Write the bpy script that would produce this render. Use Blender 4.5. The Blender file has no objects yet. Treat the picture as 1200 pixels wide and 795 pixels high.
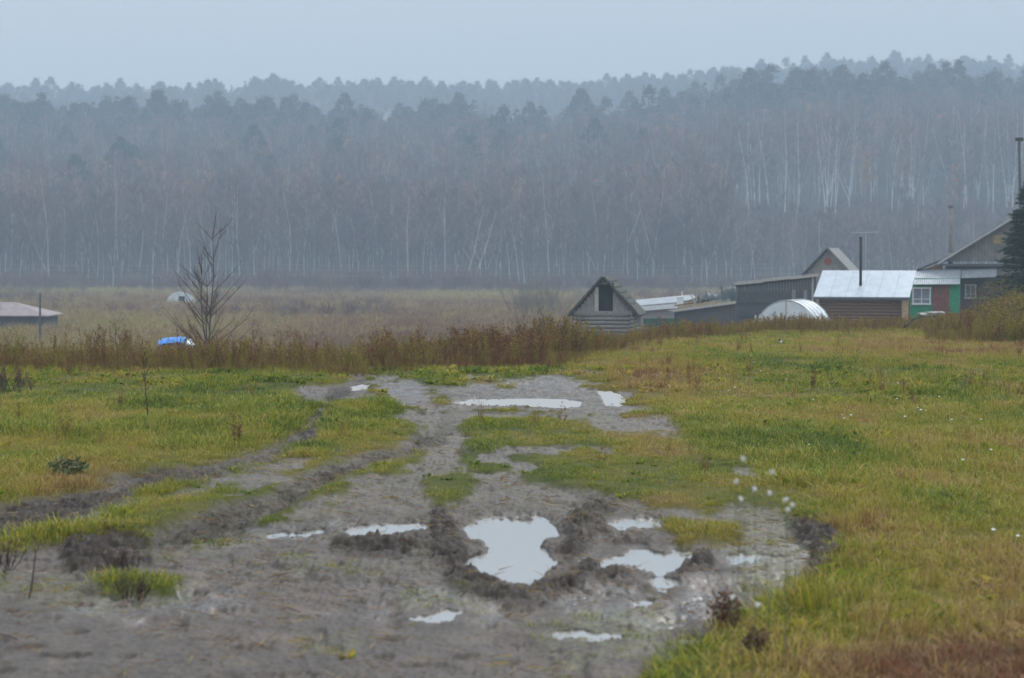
import bpy, math, random
import numpy as np
from mathutils import Vector, Matrix, Euler

# ------------------------------------------------------------------ camera, sky, sun, exposure
S = bpy.context.scene
C = S.collection
CAM_H = 1.75
PITCH = math.atan(97.5 / 2600.0)
F = 2600.0
cam_d = bpy.data.cameras.new("camera")
cam = bpy.data.objects.new("camera", cam_d); C.objects.link(cam)
cam.location = (0, 0, CAM_H)
cam.rotation_euler = (math.pi / 2 - PITCH, 0, 0)
cam_d.sensor_width = 36; cam_d.lens = 78
cam_d.clip_start = 0.1; cam_d.clip_end = 6000
cam_d.dof.use_dof = True; cam_d.dof.focus_distance = 29; cam_d.dof.aperture_fstop = 3.9
S.camera = cam

SUN_EL, SUN_AZ = math.radians(42), math.radians(-35)
w = bpy.data.worlds.new("World"); S.world = w; w.use_nodes = True
nt = w.node_tree; nt.nodes.clear()
out = nt.nodes.new('ShaderNodeOutputWorld'); bg = nt.nodes.new('ShaderNodeBackground')
sky = nt.nodes.new('ShaderNodeTexSky'); sky.sky_type = 'NISHITA'; sky.sun_disc = False
sky.sun_elevation = SUN_EL; sky.sun_rotation = SUN_AZ; sky.air_density = 1.0; sky.dust_density = 2.0; sky.ozone_density = 1.5
mixn = nt.nodes.new('ShaderNodeMix'); mixn.data_type = 'RGBA'
mixn.inputs['Factor'].default_value = 0.95
# the closed cloud deck: three times as bright overhead as at the horizon (standard overcast sky)
wg = nt.nodes.new('ShaderNodeNewGeometry'); wx = nt.nodes.new('ShaderNodeSeparateXYZ'); wm = nt.nodes.new('ShaderNodeMapRange')
nt.links.new(wg.outputs['Incoming'], wx.inputs[0]); nt.links.new(wx.outputs['Z'], wm.inputs['Value'])
wm.inputs['From Min'].default_value = 0; wm.inputs['From Max'].default_value = -1; wm.inputs['To Min'].default_value = .25; wm.inputs['To Max'].default_value = 1
wv = nt.nodes.new('ShaderNodeVectorMath'); wv.operation = 'SCALE'; wv.inputs[0].default_value = (6.6, 7.2, 7.75)
nt.links.new(wm.outputs[0], wv.inputs['Scale']); nt.links.new(wv.outputs[0], mixn.inputs['B'])
nt.links.new(sky.outputs[0], mixn.inputs['A'])
nt.links.new(mixn.outputs['Result'], bg.inputs['Color'])
bg.inputs['Strength'].default_value = 0.15
nt.links.new(bg.outputs[0], out.inputs[0])

sd = bpy.data.lights.new("sun", 'SUN'); sun = bpy.data.objects.new("sun", sd); C.objects.link(sun)
sd.energy = 1.2; sd.angle = math.radians(25); sd.color = (1.0, 0.97, 0.92)
sun.rotation_euler = (math.pi / 2 - SUN_EL, 0, math.radians(150))
sun.location = (0, 0, 40)

S.view_settings.view_transform = 'Standard'; S.view_settings.look = 'None'
S.view_settings.exposure = 0.80; S.view_settings.gamma = 1.0
S.render.engine = 'CYCLES'
S.cycles.use_denoising = True
S.cycles.max_bounces = 6; S.cycles.volume_bounces = 1; S.cycles.diffuse_bounces = 3
S.cycles.glossy_bounces = 2; S.cycles.transparent_max_bounces = 8
S.cycles.use_adaptive_sampling = False

random.seed(7)
RNG = np.random.default_rng(11)

# ------------------------------------------------------------------ noise
def _hash(ix, iy, s):
    n = (ix.astype(np.int64) * 374761393 + iy.astype(np.int64) * 668265263 + s * 974634777) & 0xFFFFFFFF
    n = ((n ^ (n >> 13)) * 1274126177) & 0xFFFFFFFF
    return ((n ^ (n >> 16)) & 0xFFFF) / 65535.0
def vnoise(x, y, s=0):
    x = np.asarray(x, float); y = np.asarray(y, float)
    ix = np.floor(x); iy = np.floor(y); fx = x - ix; fy = y - iy
    fx = fx * fx * fx * (fx * (fx * 6 - 15) + 10); fy = fy * fy * fy * (fy * (fy * 6 - 15) + 10)
    a = _hash(ix, iy, s); b = _hash(ix + 1, iy, s); c = _hash(ix, iy + 1, s); d = _hash(ix + 1, iy + 1, s)
    return (a + (b - a) * fx) * (1 - fy) + (c + (d - c) * fx) * fy
def fbm(x, y, o=4, s=0):
    t = 0; a = 0.5; n = 0
    for i in range(o):
        t = t + a * vnoise(x, y, s + i * 17); n += a
        x = x * 2.03 + y * 0.31 + 3.1; y = y * 2.03 - x * 0.07 + 1.7; a *= 0.5
    return t / n * 2 - 1
def sstep(a, b, t):
    t = np.clip((t - a) / (b - a), 0, 1); return t * t * (3 - 2 * t)

# ------------------------------------------------------------------ terrain
def proj(x, y, z):
    dz = z - CAM_H
    dep = np.maximum(y * math.cos(PITCH) - dz * math.sin(PITCH), 0.5)
    v = y * math.sin(PITCH) + dz * math.cos(PITCH)
    return 600 + F * x / dep, 397.5 - F * v / dep
def at(px, py, Y):
    """world point at depth Y seen at that pixel of the 1200 px photograph"""
    c, s = math.cos(PITCH), math.sin(PITCH)
    k = (397.5 - py) / F                    # v/dep
    # v = Y s + dz c ; dep = Y c - dz s ; v = k dep
    dz = (k * Y * c - Y * s) / (c + k * s)
    dep = Y * c - dz * s
    return Vector(((px - 600) / F * dep, Y, CAM_H + dz))
def gp(px, py, z=0.0):
    """point of the level ground z seen at a pixel"""
    c, s = math.cos(PITCH), math.sin(PITCH)
    k = (397.5 - py) / F; dz = z - CAM_H
    Y = dz * (c + k * s) / (k * c - s)
    return ((px - 600) / F * (Y * c - dz * s), Y)

PXS = [-900, 0, 430, 640, 720, 800, 900, 1200, 2000]
CRS = [33, 33, 32.5, 34.5, 41, 49, 58, 62, 64]
HPX = [-2000, 0, 600, 950, 3000]
def base_z(x, y):
    x = np.asarray(x, float); y = np.asarray(y, float)
    ys = np.maximum(y, 2.0)
    px = 600 + F * x / ys
    D = np.interp(px, PXS, CRS)
    right = sstep(640, 900, px)
    pre = -0.28 * sstep(36, 60, y) * right
    t = y - D
    drop = np.interp(t, [0, 3, 27, 67, 217, 367], [0, -0.12, -2.0, -3.0, -3.9, -4.4])
    scale = 1 - 0.22 * right * (1 - sstep(110, 250, y))
    z = pre + drop * scale
    # forested hillside and far ridge
    hl = np.interp(y, [392, 430, 500, 600, 700, 760, 900, 1100, 1200, 1300, 1500], [0, 1.2, 8.9, 20.4, 32, 35, 39, 68, 75, 74, 55])
    hr = np.interp(y, [400, 425, 470, 520, 600, 700, 760, 900, 1100, 1200, 1300, 1500], [0, 1, 11.9, 18, 28, 39, 44, 50, 77, 88, 87, 67])
    wgt = sstep(600, 950, px)
    z = z + hl * (1 - wgt) + hr * wgt
    far = sstep(45, 120, y)
    z = z + far * fbm(x * 0.02, y * 0.012, 3, 91) * 0.35 + sstep(450, 600, y) * fbm(x * 0.01, y * 0.01, 3, 5) * 4.0
    return z

def sdf(poly, px, py, asp=1.0):
    """signed distance (pixels), positive inside"""
    P = np.array(poly, float)
    d = np.full(px.shape, 1e9); inside = np.zeros(px.shape, bool)
    n = len(P)
    for i in range(n):
        x0, y0 = P[i]; x1, y1 = P[(i + 1) % n]
        ex, ey = x1 - x0, y1 - y0
        wx, wy = px - x0, py - y0
        t = np.clip((wx * ex + wy * ey) / (ex * ex + ey * ey), 0, 1)
        dx, dy = wx - ex * t, wy - ey * t
        d = np.minimum(d, dx * dx + dy * dy)
        if y0 != y1:
            c = ((y0 > py) != (y1 > py)) & (px < ex * (py - y0) / ey + x0)
            inside ^= c
    d = np.sqrt(d)
    return np.where(inside, d, -d)
def line_d(pts, px, py):
    """distance along a polyline (x, y, halfwidth): positive inside"""
    best = np.full(px.shape, -1e9)
    for (x0, y0, w0), (x1, y1, w1) in zip(pts, pts[1:]):
        ex, ey = x1 - x0, y1 - y0
        wx, wy = px - x0, py - y0
        t = np.clip((wx * ex + wy * ey) / (ex * ex + ey * ey), 0, 1)
        dd = np.hypot(wx - ex * t, wy - ey * t)
        best = np.maximum(best, (w0 + (w1 - w0) * t) - dd)
    return best
def near_box(P, px, py, m):
    P = np.array([p[:2] for p in P], float)
    return (px > P[:, 0].min() - m) & (px < P[:, 0].max() + m) & (py > P[:, 1].min() - m) & (py < P[:, 1].max() + m)
def region(fn, P, px, py, m=45):
    o = np.full(px.shape, -1e3); k = near_box(P, px, py, m)
    if k.any(): o[k] = fn(P, px[k], py[k])
    return o

MUD = [
 [(-4000, 668), (0, 655), (130, 642), (230, 642), (280, 622), (400, 607), (430, 587), (520, 572), (560, 556), (600, 566), (700, 585), (760, 598), (850, 597), (930, 600),
  (985, 640), (968, 685), (900, 718), (850, 748), (790, 772), (745, 800), (690, 900), (600, 4000), (-4000, 4000)],
 [(440, 440), (487, 444), (497, 465), (522, 476), (538, 500), (543, 520), (535, 540), (552, 560), (540, 575), (430, 592), (385, 590), (425, 571), (475, 555), (503, 535), (498, 515), (468, 490), (455, 470), (428, 458)],
 [(545, 448), (640, 441), (700, 450), (738, 462), (735, 478), (790, 498), (792, 512), (705, 512), (690, 492), (672, 490), (610, 490), (530, 487), (505, 470)],
 [(352, 452), (430, 443), (445, 468), (400, 480), (350, 472)],
]
L1 = [(-80, 640, 28), (40, 604, 20), (130, 580, 14), (190, 562, 10), (240, 554, 8), (320, 532, 7), (365, 508, 9), (375, 488, 8), (388, 470, 10), (420, 452, 12)]
L2 = [(190, 640, 12), (300, 600, 15), (393, 553, 12), (434, 540, 12), (465, 534, 8), (500, 516, 11), (530, 494, 13), (545, 483, 12), (548, 465, 8)]
L2B = [(60, 625, 5), (200, 585, 5), (330, 548, 4)]
L3 = [(700, 585, 12), (740, 560, 6), (720, 530, 5), (705, 505, 8)]
GRASSY = [
 [(498, 566), (540, 560), (562, 572), (552, 594), (515, 600), (500, 590)],
 [(-60, 694), (0, 690), (50, 692), (60, 704), (-60, 708)],
 [(120, 680), (160, 684), (200, 686), (195, 697), (150, 698), (112, 694)],
 [(775, 612), (850, 618), (868, 634), (800, 645), (780, 630)],
]
THIN = [ [(-100, 680), (60, 680), (130, 690), (230, 680), (220, 706), (100, 716), (-100, 716)],  # sparse green film over mud
 [(330, 652), (500, 655), (500, 680), (340, 676)], [(170, 655), (240, 640), (300, 644), (290, 662)],
 [(530, 625), (600, 622), (640, 640), (560, 650)][:0] or [(850, 600), (930, 602), (940, 690), (870, 700)],
 [(460, 690), (520, 700), (600, 712), (560, 722), (470, 708)], [(330, 740), (420, 735), (430, 765), (350, 770)],
 [(600, 735), (780, 700), (820, 740), (660, 790)],
]
PUD = {
 'A': [(340, 630), (344, 625), (362, 623), (378, 623), (377, 628), (360, 631)],
 'A2': [(312, 630), (335, 626), (336, 630), (318, 633)],
 'B': [(405, 627), (412, 618), (440, 617), (470, 618), (490, 614), (505, 617), (503, 626), (480, 632), (450, 632), (430, 634), (408, 634)],
 'C': [(542, 624), (556, 614), (575, 609), (605, 607), (632, 609), (650, 618), (653, 628), (640, 634), (634, 645), (642, 652), (655, 658), (650, 668), (634, 682), (613, 691), (590, 683), (565, 672), (545, 660), (560, 654), (578, 648), (566, 640), (550, 634)],
 'D': [(714, 615), (735, 611), (765, 611), (778, 616), (772, 623), (745, 625), (725, 622)],
 'E': [(704, 663), (715, 655), (740, 650), (790, 648), (812, 653), (818, 660), (800, 668), (780, 674), (765, 672), (740, 668), (720, 666), (706, 668)],
 'F': [(854, 656), (862, 652), (880, 653), (905, 653), (918, 655), (905, 658), (880, 660), (860, 661)],
 'G': [(638, 744), (650, 739), (700, 740), (735, 742), (728, 750), (700, 753), (655, 752)],
 'H': [(484, 727), (500, 722), (520, 718), (538, 721), (530, 728), (500, 732)],
 'I': [(530, 473), (560, 469), (620, 469), (655, 469), (680, 473), (676, 478), (650, 479), (620, 477), (580, 476), (540, 476)],
 'J': [(700, 459), (715, 458), (724, 464), (733, 472), (725, 476), (710, 474), (706, 466)],
 'L': [(412, 455), (425, 452), (434, 454), (430, 457), (414, 458)],
 'M': [(732, 713), (745, 708), (766, 710), (760, 717), (742, 719)],
 'N': [(760, 680), (775, 676), (795, 680), (798, 688), (780, 692), (764, 688)],
 'O': [(670, 659), (676, 658), (683, 660), (678, 664), (671, 663)],
 'P': [(800, 752), (815, 750), (828, 753), (822, 757), (806, 756)],
}
BANKS = [  # (polyline px, height m)
 ([(518, 612, 16), (520, 645, 24), (550, 688, 14), (600, 704, 8), (650, 694, 12), (690, 672, 12)], 0.04),
 ([(704, 600, 12), (686, 625, 24), (668, 652, 14)], 0.038),
 ([(940, 618, 14), (972, 640, 18), (968, 672, 16), (950, 690, 12)], 0.07),
 ([(800, 672, 12), (822, 664, 12)], 0.05),
 ([(400, 645, 14), (470, 645, 16), (520, 640, 20)], 0.045),
 ([(690, 590, 10), (720, 594, 8)], 0.02),
 ([(690, 605, 10), (720, 640, 10), (760, 638, 8)], 0.04),
 ([(700, 680, 10), (740, 684, 10), (770, 700, 6)], 0.035),
 ([(100, 655, 22), (160, 652, 18)], 0.07),
]
WET = [[(180, 700), (290, 695), (300, 725), (200, 735)], [(480, 700), (580, 700), (600, 735), (480, 740)],
       [(700, 680), (830, 670), (860, 730), (760, 760), (680, 760), (650, 700)], [(280, 620), (400, 612), (410, 640), (280, 645)],
       [(850, 640), (950, 640), (940, 690), (860, 690)], [(60, 715), (180, 712), (170, 735), (50, 740)],
       [(560, 440), (640, 441), (740, 462), (735, 480), (520, 480)], [(420, 440), (480, 444), (490, 470), (420, 465)],
       [(400, 675), (470, 678), (460, 694), (400, 690)], [(370, 715), (450, 712), (450, 735), (370, 735)]]

def masks(x, y):
    x = np.asarray(x, float); y = np.asarray(y, float)
    px, py = proj(x, y, np.zeros_like(x))
    bad = y < 3.5
    px = np.where(bad, 300 + x * 60, px); py = np.where(bad, 1200, py)
    n = fbm(x * 1.6, y * 0.8, 4, 3) * 21 + fbm(x * 7, y * 4, 3, 23) * 9
    mud = np.full(x.shape, -1e3)
    for P in MUD: mud = np.maximum(mud, region(sdf, P, px, py) + n)
    for P, k in ((L1, 1), (L2, 1), (L2B, .9)): mud = np.maximum(mud, region(line_d, P, px, py) + n * .42 * k)
    mud = sstep(-9, 8, mud)
    g = np.zeros(x.shape)
    for P in GRASSY: g = np.maximum(g, sstep(-6, 8, region(sdf, P, px, py) + n))
    thin = np.zeros(x.shape)
    for P in THIN: thin = np.maximum(thin, sstep(-10, 10, region(sdf, P, px, py) + n))
    
    pud = np.full(x.shape, -1e3)
    shore = (fbm(x * 9, y * 5, 3, 83) * 5.5 + fbm(x * 30, y * 14, 2, 84) * 2.5) * np.clip(14 / np.maximum(y, 5), 0, 1.2) ** 1.5
    for k, P in PUD.items():
        pud = np.maximum(pud, region(sdf, P, px, py, 30) + n * .10 + shore)
    rut = np.zeros(x.shape)
    for P in (L1, L2): rut = np.maximum(rut, sstep(-6, 10, region(line_d, P, px, py) + n * .45))
    bank = np.zeros(x.shape)
    for P, h in BANKS: bank = np.maximum(bank, h * sstep(-9, 13, region(line_d, P, px, py) + n * .5))
    wet = np.zeros(x.shape)
    for P in WET: wet = np.maximum(wet, sstep(-12, 12, region(sdf, P, px, py) + n * 1.3))
    on = (y < 40)
    worn = sstep(-30, 10, region(sdf, [(150, 640), (250, 580), (420, 520), (520, 485), (700, 480), (860, 545), (940, 600), (700, 600), (430, 600)], px, py, 60))
    mud = np.maximum(mud, .95 * worn * sstep(.34, .5, fbm(x * 1.5, y * .62, 4, 93))) * (1 - g)
    mud = np.where(y > 40, 0, mud)
    return dict(px=px, py=py, mud=mud, thin=thin, pud=pud, rut=rut * on, bank=bank, wet=wet * on, worn=worn * on, n=n)

def ground_z(x, y, m=None):
    x = np.asarray(x, float); y = np.asarray(y, float)
    if m is None: m = masks(x, y)
    z = base_z(x, y)
    near = 1 - sstep(34, 60, y)
    mud = m['mud']
    # clods: ridged noise, strongest on banks and in the ruts
    c1 = 1 - np.abs(fbm(x * 8, y * 5.5, 3, 41)); c2 = 1 - np.abs(fbm(x * 24, y * 14, 3, 57))
    clod = (c1 ** 2 - .55) * .55 + (c2 ** 2 - .55) * .45
    churn = np.clip(m['bank'] / .03, 0, 1.2) + m['rut'] * 1.1 * (1 - sstep(480, 560, m['px']))
    ring = sstep(-26, -4, m['pud']) * (1 - sstep(-3, 1, m['pud']))
    churn = np.clip(np.maximum(churn, ring * .5), 0, 1.3) * (1 - sstep(-2, 3, m['pud']))
    det = mud * (fbm(x * 1.1, y * .7, 3, 7) * .02 + fbm(x * 9, y * 6, 3, 29) * .008) + 0.012
    det = det + churn * clod * .075 + mud * (1 - churn.clip(0, 1)) * (c2 ** 2 - .55) * .022 * (.4 + vnoise(x * .9, y * .5, 19)) + m['bank'] * (.75 + .5 * fbm(x * 3, y * 2, 2, 71)) - m['rut'] * .03 * (1 - sstep(-26, -4, m['pud']))
    det = det + (1 - mud) * (.03 + .03 * fbm(x * .9, y * .6, 3, 15))
    # hoof prints and wheel scuffs in the smooth mud
    sc = vnoise(x * 4.2, y * 2.2, 77)
    det = det - mud * sstep(.66, .85, sc) * .03 - mud * sstep(.74, .84, vnoise(x * 9, y * 5, 79)) * .02
    # around water the bed dips below the waterline at z = 0
    wet_dip = sstep(-3.0, 4.0, m['pud'])
    pw = sstep(-30, -8, m['pud']); det = det * (1 - pw) + np.maximum(det, .012 + .01 * clod) * pw
    det = det * (1 - wet_dip) - .07 * wet_dip + wet_dip * .01 * clod
    return z + det * near, churn

# ------------------------------------------------------------------ mesh helpers
def link(name, me, parent=None, mats=None):
    o = bpy.data.objects.new(name, me); C.objects.link(o)
    if parent is not None: o.parent = parent
    return o
class MB:
    def __init__(s): s.v = []; s.f = []; s.m = []
    def add(s, vs, fs, mi=0):
        n = len(s.v); s.v.extend([tuple(q) for q in vs]); s.f.extend([tuple(i + n for i in f) for f in fs]); s.m.extend([mi] * len(fs)); return s
    def box(s, c, d, rz=0, ry=0, rx=0, mi=0):
        M = Euler((rx, ry, rz)).to_matrix(); c = Vector(c)
        vs = [c + M @ Vector((sx * d[0] / 2, sy * d[1] / 2, sz * d[2] / 2)) for sx in (-1, 1) for sy in (-1, 1) for sz in (-1, 1)]
        return s.add(vs, [(0, 1, 3, 2), (4, 6, 7, 5), (0, 4, 5, 1), (2, 3, 7, 6), (0, 2, 6, 4), (1, 5, 7, 3)], mi)
    def slab(s, pts, th, mi=0):
        """a flat polygon given thickness along -normal"""
        P = [Vector(p) for p in pts]; nrm = Vector((0, 0, 0))
        for i in range(len(P)):
            a, b = P[i], P[(i + 1) % len(P)]; nrm += a.cross(b)
        nrm.normalize(); Q = [p - nrm * th for p in P]; n = len(P)
        fs = [tuple(range(n)), tuple(range(2 * n - 1, n - 1, -1))] + [(i, i + n, (i + 1) % n + n, (i + 1) % n) for i in range(n)]
        return s.add(P + Q, fs, mi)
    def tube(s, pts, rad, k=6, mi=0, cap=True):
        P = [Vector(p) for p in pts]; n = len(P); vs = []; fs = []
        for i, p in enumerate(P):
            t = (P[min(i + 1, n - 1)] - P[max(i - 1, 0)]).normalized()
            a = t.cross(Vector((0, 0, 1)) if abs(t.z) < .9 else Vector((1, 0, 0))).normalized(); b = t.cross(a)
            for j in range(k):
                an = 2 * math.pi * j / k; vs.append(p + (a * math.cos(an) + b * math.sin(an)) * rad[i])
        for i in range(n - 1):
            for j in range(k):
                fs.append((i * k + j, i * k + (j + 1) % k, (i + 1) * k + (j + 1) % k, (i + 1) * k + j))
        if cap: fs += [tuple(range(k - 1, -1, -1)), tuple(range((n - 1) * k, n * k))]
        return s.add(vs, fs, mi)
    def sliver(s, a, b, wd, mi=0):
        a = Vector(a); b = Vector(b); t = (b - a)
        u = t.cross(Vector((random.uniform(-1, 1), random.uniform(-1, 1), random.uniform(-1, 1))))
        if u.length < 1e-6: return s
        u = u.normalized() * wd / 2
        return s.add([a - u, a + u, b], [(0, 1, 2)], mi)
    def leaf(s, c, L, W, d=None, mi=0):
        c = Vector(c)
        if d is None: d = Vector((random.gauss(0, 1), random.gauss(0, 1), random.gauss(0, 1)))
        d = Vector(d).normalized()
        u = d.cross(Vector((random.gauss(0, 1), random.gauss(0, 1), random.gauss(0, 1)))).normalized()
        return s.add([c, c + d * L * .45 + u * W / 2, c + d * L, c + d * L * .45 - u * W / 2], [(0, 1, 2, 3)], mi)
    def lump(s, c, r, seed=0, mi=0, k=8, rings=6, rough=.15):
        c = Vector(c); rr = random.Random(seed); vs = []; fs = []
        for i in range(rings + 1):
            ph = math.pi * i / rings
            for j in range(k):
                th = 2 * math.pi * j / k; q = 1 + rr.uniform(-rough, rough) * (0 < i < rings)
                vs.append(c + Vector((r[0] * math.sin(ph) * math.cos(th) * q, r[1] * math.sin(ph) * math.sin(th) * q, r[2] * math.cos(ph) * q)))
        for i in range(rings):
            for j in range(k):
                fs.append((i * k + j, (i + 1) * k + j, (i + 1) * k + (j + 1) % k, i * k + (j + 1) % k))
        return s.add(vs, fs, mi)
    def mesh(s, name, mats, smooth=False):
        me = bpy.data.meshes.new(name); me.from_pydata(s.v, [], s.f); me.update()
        for m in (mats if isinstance(mats, (list, tuple)) else [mats]): me.materials.append(m)
        if any(s.m): me.polygons.foreach_set('material_index', s.m)
        if smooth: me.polygons.foreach_set('use_smooth', [True] * len(s.f))
        return me
    def build(s, name, mats, parent=None, smooth=False):
        return link(name, s.mesh(name, mats, smooth), parent)
def tag(o, label=None, cat=None, group=None, kind=None):
    if label: o['label'] = label
    if cat: o['category'] = cat
    if group: o['group'] = group
    if kind: o['kind'] = kind
    return o
def thing(name, loc, label, cat, group=None, rz=0):
    o = bpy.data.objects.new(name, None); C.objects.link(o); o.empty_display_size = .2
    o.location = loc; o.rotation_euler = (0, 0, rz); return tag(o, label, cat, group)

# ------------------------------------------------------------------ materials
def mat(name, col, rough=.8, var=.25, scale=6, stretch=(1, 1, 1), col2=None, bump=0, spec=.3, metal=0, coords='Object', per_obj=0.0, emis=None):
    m = bpy.data.materials.new(name); m.use_nodes = True; n = m.node_tree; N = n.nodes; bs = N['Principled BSDF']
    bs.inputs['Roughness'].default_value = rough; bs.inputs['Specular IOR Level'].default_value = spec; bs.inputs['Metallic'].default_value = metal
    tc = N.new('ShaderNodeTexCoord'); mp = N.new('ShaderNodeMapping'); mp.inputs['Scale'].default_value = stretch
    no = N.new('ShaderNodeTexNoise'); no.inputs['Scale'].default_value = scale; no.inputs['Detail'].default_value = 6; no.inputs['Roughness'].default_value = .65
    n.links.new(tc.outputs[coords], mp.inputs[0]); n.links.new(mp.outputs[0], no.inputs[0])
    r = N.new('ShaderNodeValToRGB'); r.color_ramp.elements[0].position = .32; r.color_ramp.elements[1].position = .68
    c2 = col2 or tuple(c * (1 + var) for c in col); c1 = col if col2 else tuple(c * (1 - var) for c in col)
    r.color_ramp.elements[0].color = (*c1, 1); r.color_ramp.elements[1].color = (*c2, 1)
    n.links.new(no.outputs['Fac'], r.inputs[0])
    src = r.outputs[0]
    if per_obj:
        oi = N.new('ShaderNodeObjectInfo'); mr = N.new('ShaderNodeMapRange'); mr.inputs[3].default_value = 1 - per_obj; mr.inputs[4].default_value = 1 + per_obj
        hs = N.new('ShaderNodeHueSaturation'); n.links.new(oi.outputs['Random'], mr.inputs[0]); n.links.new(mr.outputs[0], hs.inputs['Value']); n.links.new(src, hs.inputs['Color']); src = hs.outputs[0]
    n.links.new(src, bs.inputs['Base Color'])
    if bump:
        b = N.new('ShaderNodeBump'); b.inputs['Strength'].default_value = bump; b.inputs['Distance'].default_value = .02
        n.links.new(no.outputs['Fac'], b.inputs['Height']); n.links.new(b.outputs[0], bs.inputs['Normal'])
    return m
TINT = [(0.0, (.035, .055, .010)), (.2, (.09, .135, .015)), (.38, (.175, .19, .02)), (.56, (.27, .215, .035)), (.74, (.30, .21, .09)), (.87, (.18, .11, .055)), (1.0, (.15, .065, .032))]
def tint_ramp(N, k=1.0):
    r = N.new('ShaderNodeValToRGB'); e = r.color_ramp.elements
    while len(e) < len(TINT): e.new(.5)
    for q, (p, c) in zip(e, TINT): q.position = p; q.color = (*[v * k for v in c], 1)
    return r
def plant_mat(name, k=1.0, trans=.35, rough=.6, sat=1.0):
    m = bpy.data.materials.new(name); m.use_nodes = True; n = m.node_tree; N = n.nodes; bs = N['Principled BSDF']
    a = N.new('ShaderNodeAttribute'); a.attribute_type = 'INSTANCER'; a.attribute_name = 'tint'
    r = tint_ramp(N, k)
    oi = N.new('ShaderNodeNewGeometry'); ma = N.new('ShaderNodeMath'); ma.operation = 'MULTIPLY_ADD'; ma.inputs[1].default_value = .42; ma.inputs[2].default_value = -.17
    w2 = N.new('ShaderNodeMath'); w2.operation = 'FRACT'; w3 = N.new('ShaderNodeMath'); w3.operation = 'MULTIPLY'; w3.inputs[1].default_value = 7.31
    n.links.new(oi.outputs['Random Per Island'], w3.inputs[0]); n.links.new(w3.outputs[0], w2.inputs[0]); n.links.new(w2.outputs[0], ma.inputs[0])
    ad = N.new('ShaderNodeMath'); ad.operation = 'ADD'; n.links.new(ma.outputs[0], ad.inputs[0]); n.links.new(a.outputs['Fac'], ad.inputs[1]); n.links.new(ad.outputs[0], r.inputs[0]); mr = N.new('ShaderNodeMapRange'); mr.inputs[3].default_value = .6; mr.inputs[4].default_value = 1.45
    hs = N.new('ShaderNodeHueSaturation'); n.links.new(oi.outputs['Random Per Island'], mr.inputs[0]); n.links.new(mr.outputs[0], hs.inputs['Value']); n.links.new(r.outputs[0], hs.inputs['Color']); hs.inputs['Saturation'].default_value = sat
    n.links.new(hs.outputs[0], bs.inputs['Base Color']); bs.inputs['Roughness'].default_value = rough; bs.inputs['Specular IOR Level'].default_value = .12
    if trans:
        t = N.new('ShaderNodeBsdfTranslucent'); mx = N.new('ShaderNodeMixShader'); mx.inputs[0].default_value = trans
        n.links.new(hs.outputs[0], t.inputs[0]); n.links.new(bs.outputs[0], mx.inputs[1]); n.links.new(t.outputs[0], mx.inputs[2]); n.links.new(mx.outputs[0], N['Material Output'].inputs[0])
    return m
M = {}
M['grass'] = plant_mat('grass_blade', 1.3, .35)
M['weed'] = plant_mat('dead_weed', 1.05, .15, .85)
M['meadow'] = plant_mat('meadow_straw', 1.2, .15, .85, .85)
M['birch_bark'] = mat('birch_bark', (.50, .49, .47), .7, scale=1.2, stretch=(1, 1, .35), col2=(.20, .19, .18), per_obj=.35)
M['birch_white'] = mat('white_birch_bark', (.74, .72, .68), .7, scale=1.2, stretch=(1, 1, .35), col2=(.45, .43, .41))
M['red_twig'] = mat('red_twig', (.13, .07, .065), .9, .3)
M['pale_twig'] = mat('pale_twig', (.17, .14, .115), .9, .3)
M['grey_bark'] = mat('grey_bark', (.10, .095, .085), .85, .3)
M['pine_bark'] = mat('pine_bark', (.16, .09, .055), .85, .3)
M['twig'] = mat('twig', (.095, .058, .058), .9, .3, per_obj=.3)
M['birch_twig'] = mat('birch_twig', (.16, .095, .085), .9, .3, per_obj=.3)
M['orange_leaf'] = mat('orange_leaf', (.38, .19, .09), .8, .3, per_obj=.3)
M['needles'] = mat('pine_needles', (.010, .034, .018), .8, .45, scale=1.2, per_obj=.35)
M['spruce'] = mat('spruce_needles', (.015, .04, .018), .7, .5, scale=5)
M['wood_grey'] = mat('weathered_wood', (.15, .145, .14), .85, scale=9, stretch=(4, 4, .5), col2=(.36, .345, .33), bump=.5)
M['wood_log'] = mat('weathered_log', (.13, .12, .11), .85, scale=9, stretch=(.5, 4, 4), col2=(.34, .32, .295), bump=.5)
M['wood_dark'] = mat('dark_board', (.06, .062, .07), .8, scale=9, stretch=(4, 4, .5), col2=(.125, .125, .135), bump=.4)
M['wood_brown'] = mat('brown_board', (.12, .065, .035), .8, scale=8, stretch=(1, 3, 3), col2=(.22, .125, .065), bump=.4)
M['wood_pale'] = mat('pale_board', (.36, .34, .31), .8, scale=8, col2=(.52, .5, .46))
M['moss_roof'] = mat('mossy_roof', (.03, .034, .028), .9, scale=7, col2=(.095, .10, .085), bump=.7)
M['dark_inside'] = mat('dark_interior', (.012, .012, .014), .95)  # near black: the loft's inner shade as a colour, also the greenhouse door
M['slate'] = mat('grey_sheet', (.15, .15, .15), .8, scale=4, col2=(.24, .235, .225), bump=.2)
M['slate_yellow'] = mat('yellowed_sheet', (.30, .24, .12), .8, .2)
M['tin'] = mat('zinc_sheet', (.33, .37, .42), .42, scale=2, col2=(.44, .48, .53), metal=.2, spec=.5)
M['tin_old'] = mat('old_tin', (.20, .22, .24), .55, scale=3, col2=(.33, .36, .39), metal=.3)
M['black'] = mat('black_pipe', (.012, .012, .014), .6)
M['pipe'] = mat('rusty_pipe', (.15, .13, .115), .8, scale=5, col2=(.26, .23, .21))
M['green_old'] = mat('faded_green_board', (.03, .12, .075), .8, .35, scale=5)
M['green'] = mat('green_paint', (.02, .23, .11), .6, scale=5, col2=(.035, .34, .17))
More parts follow.
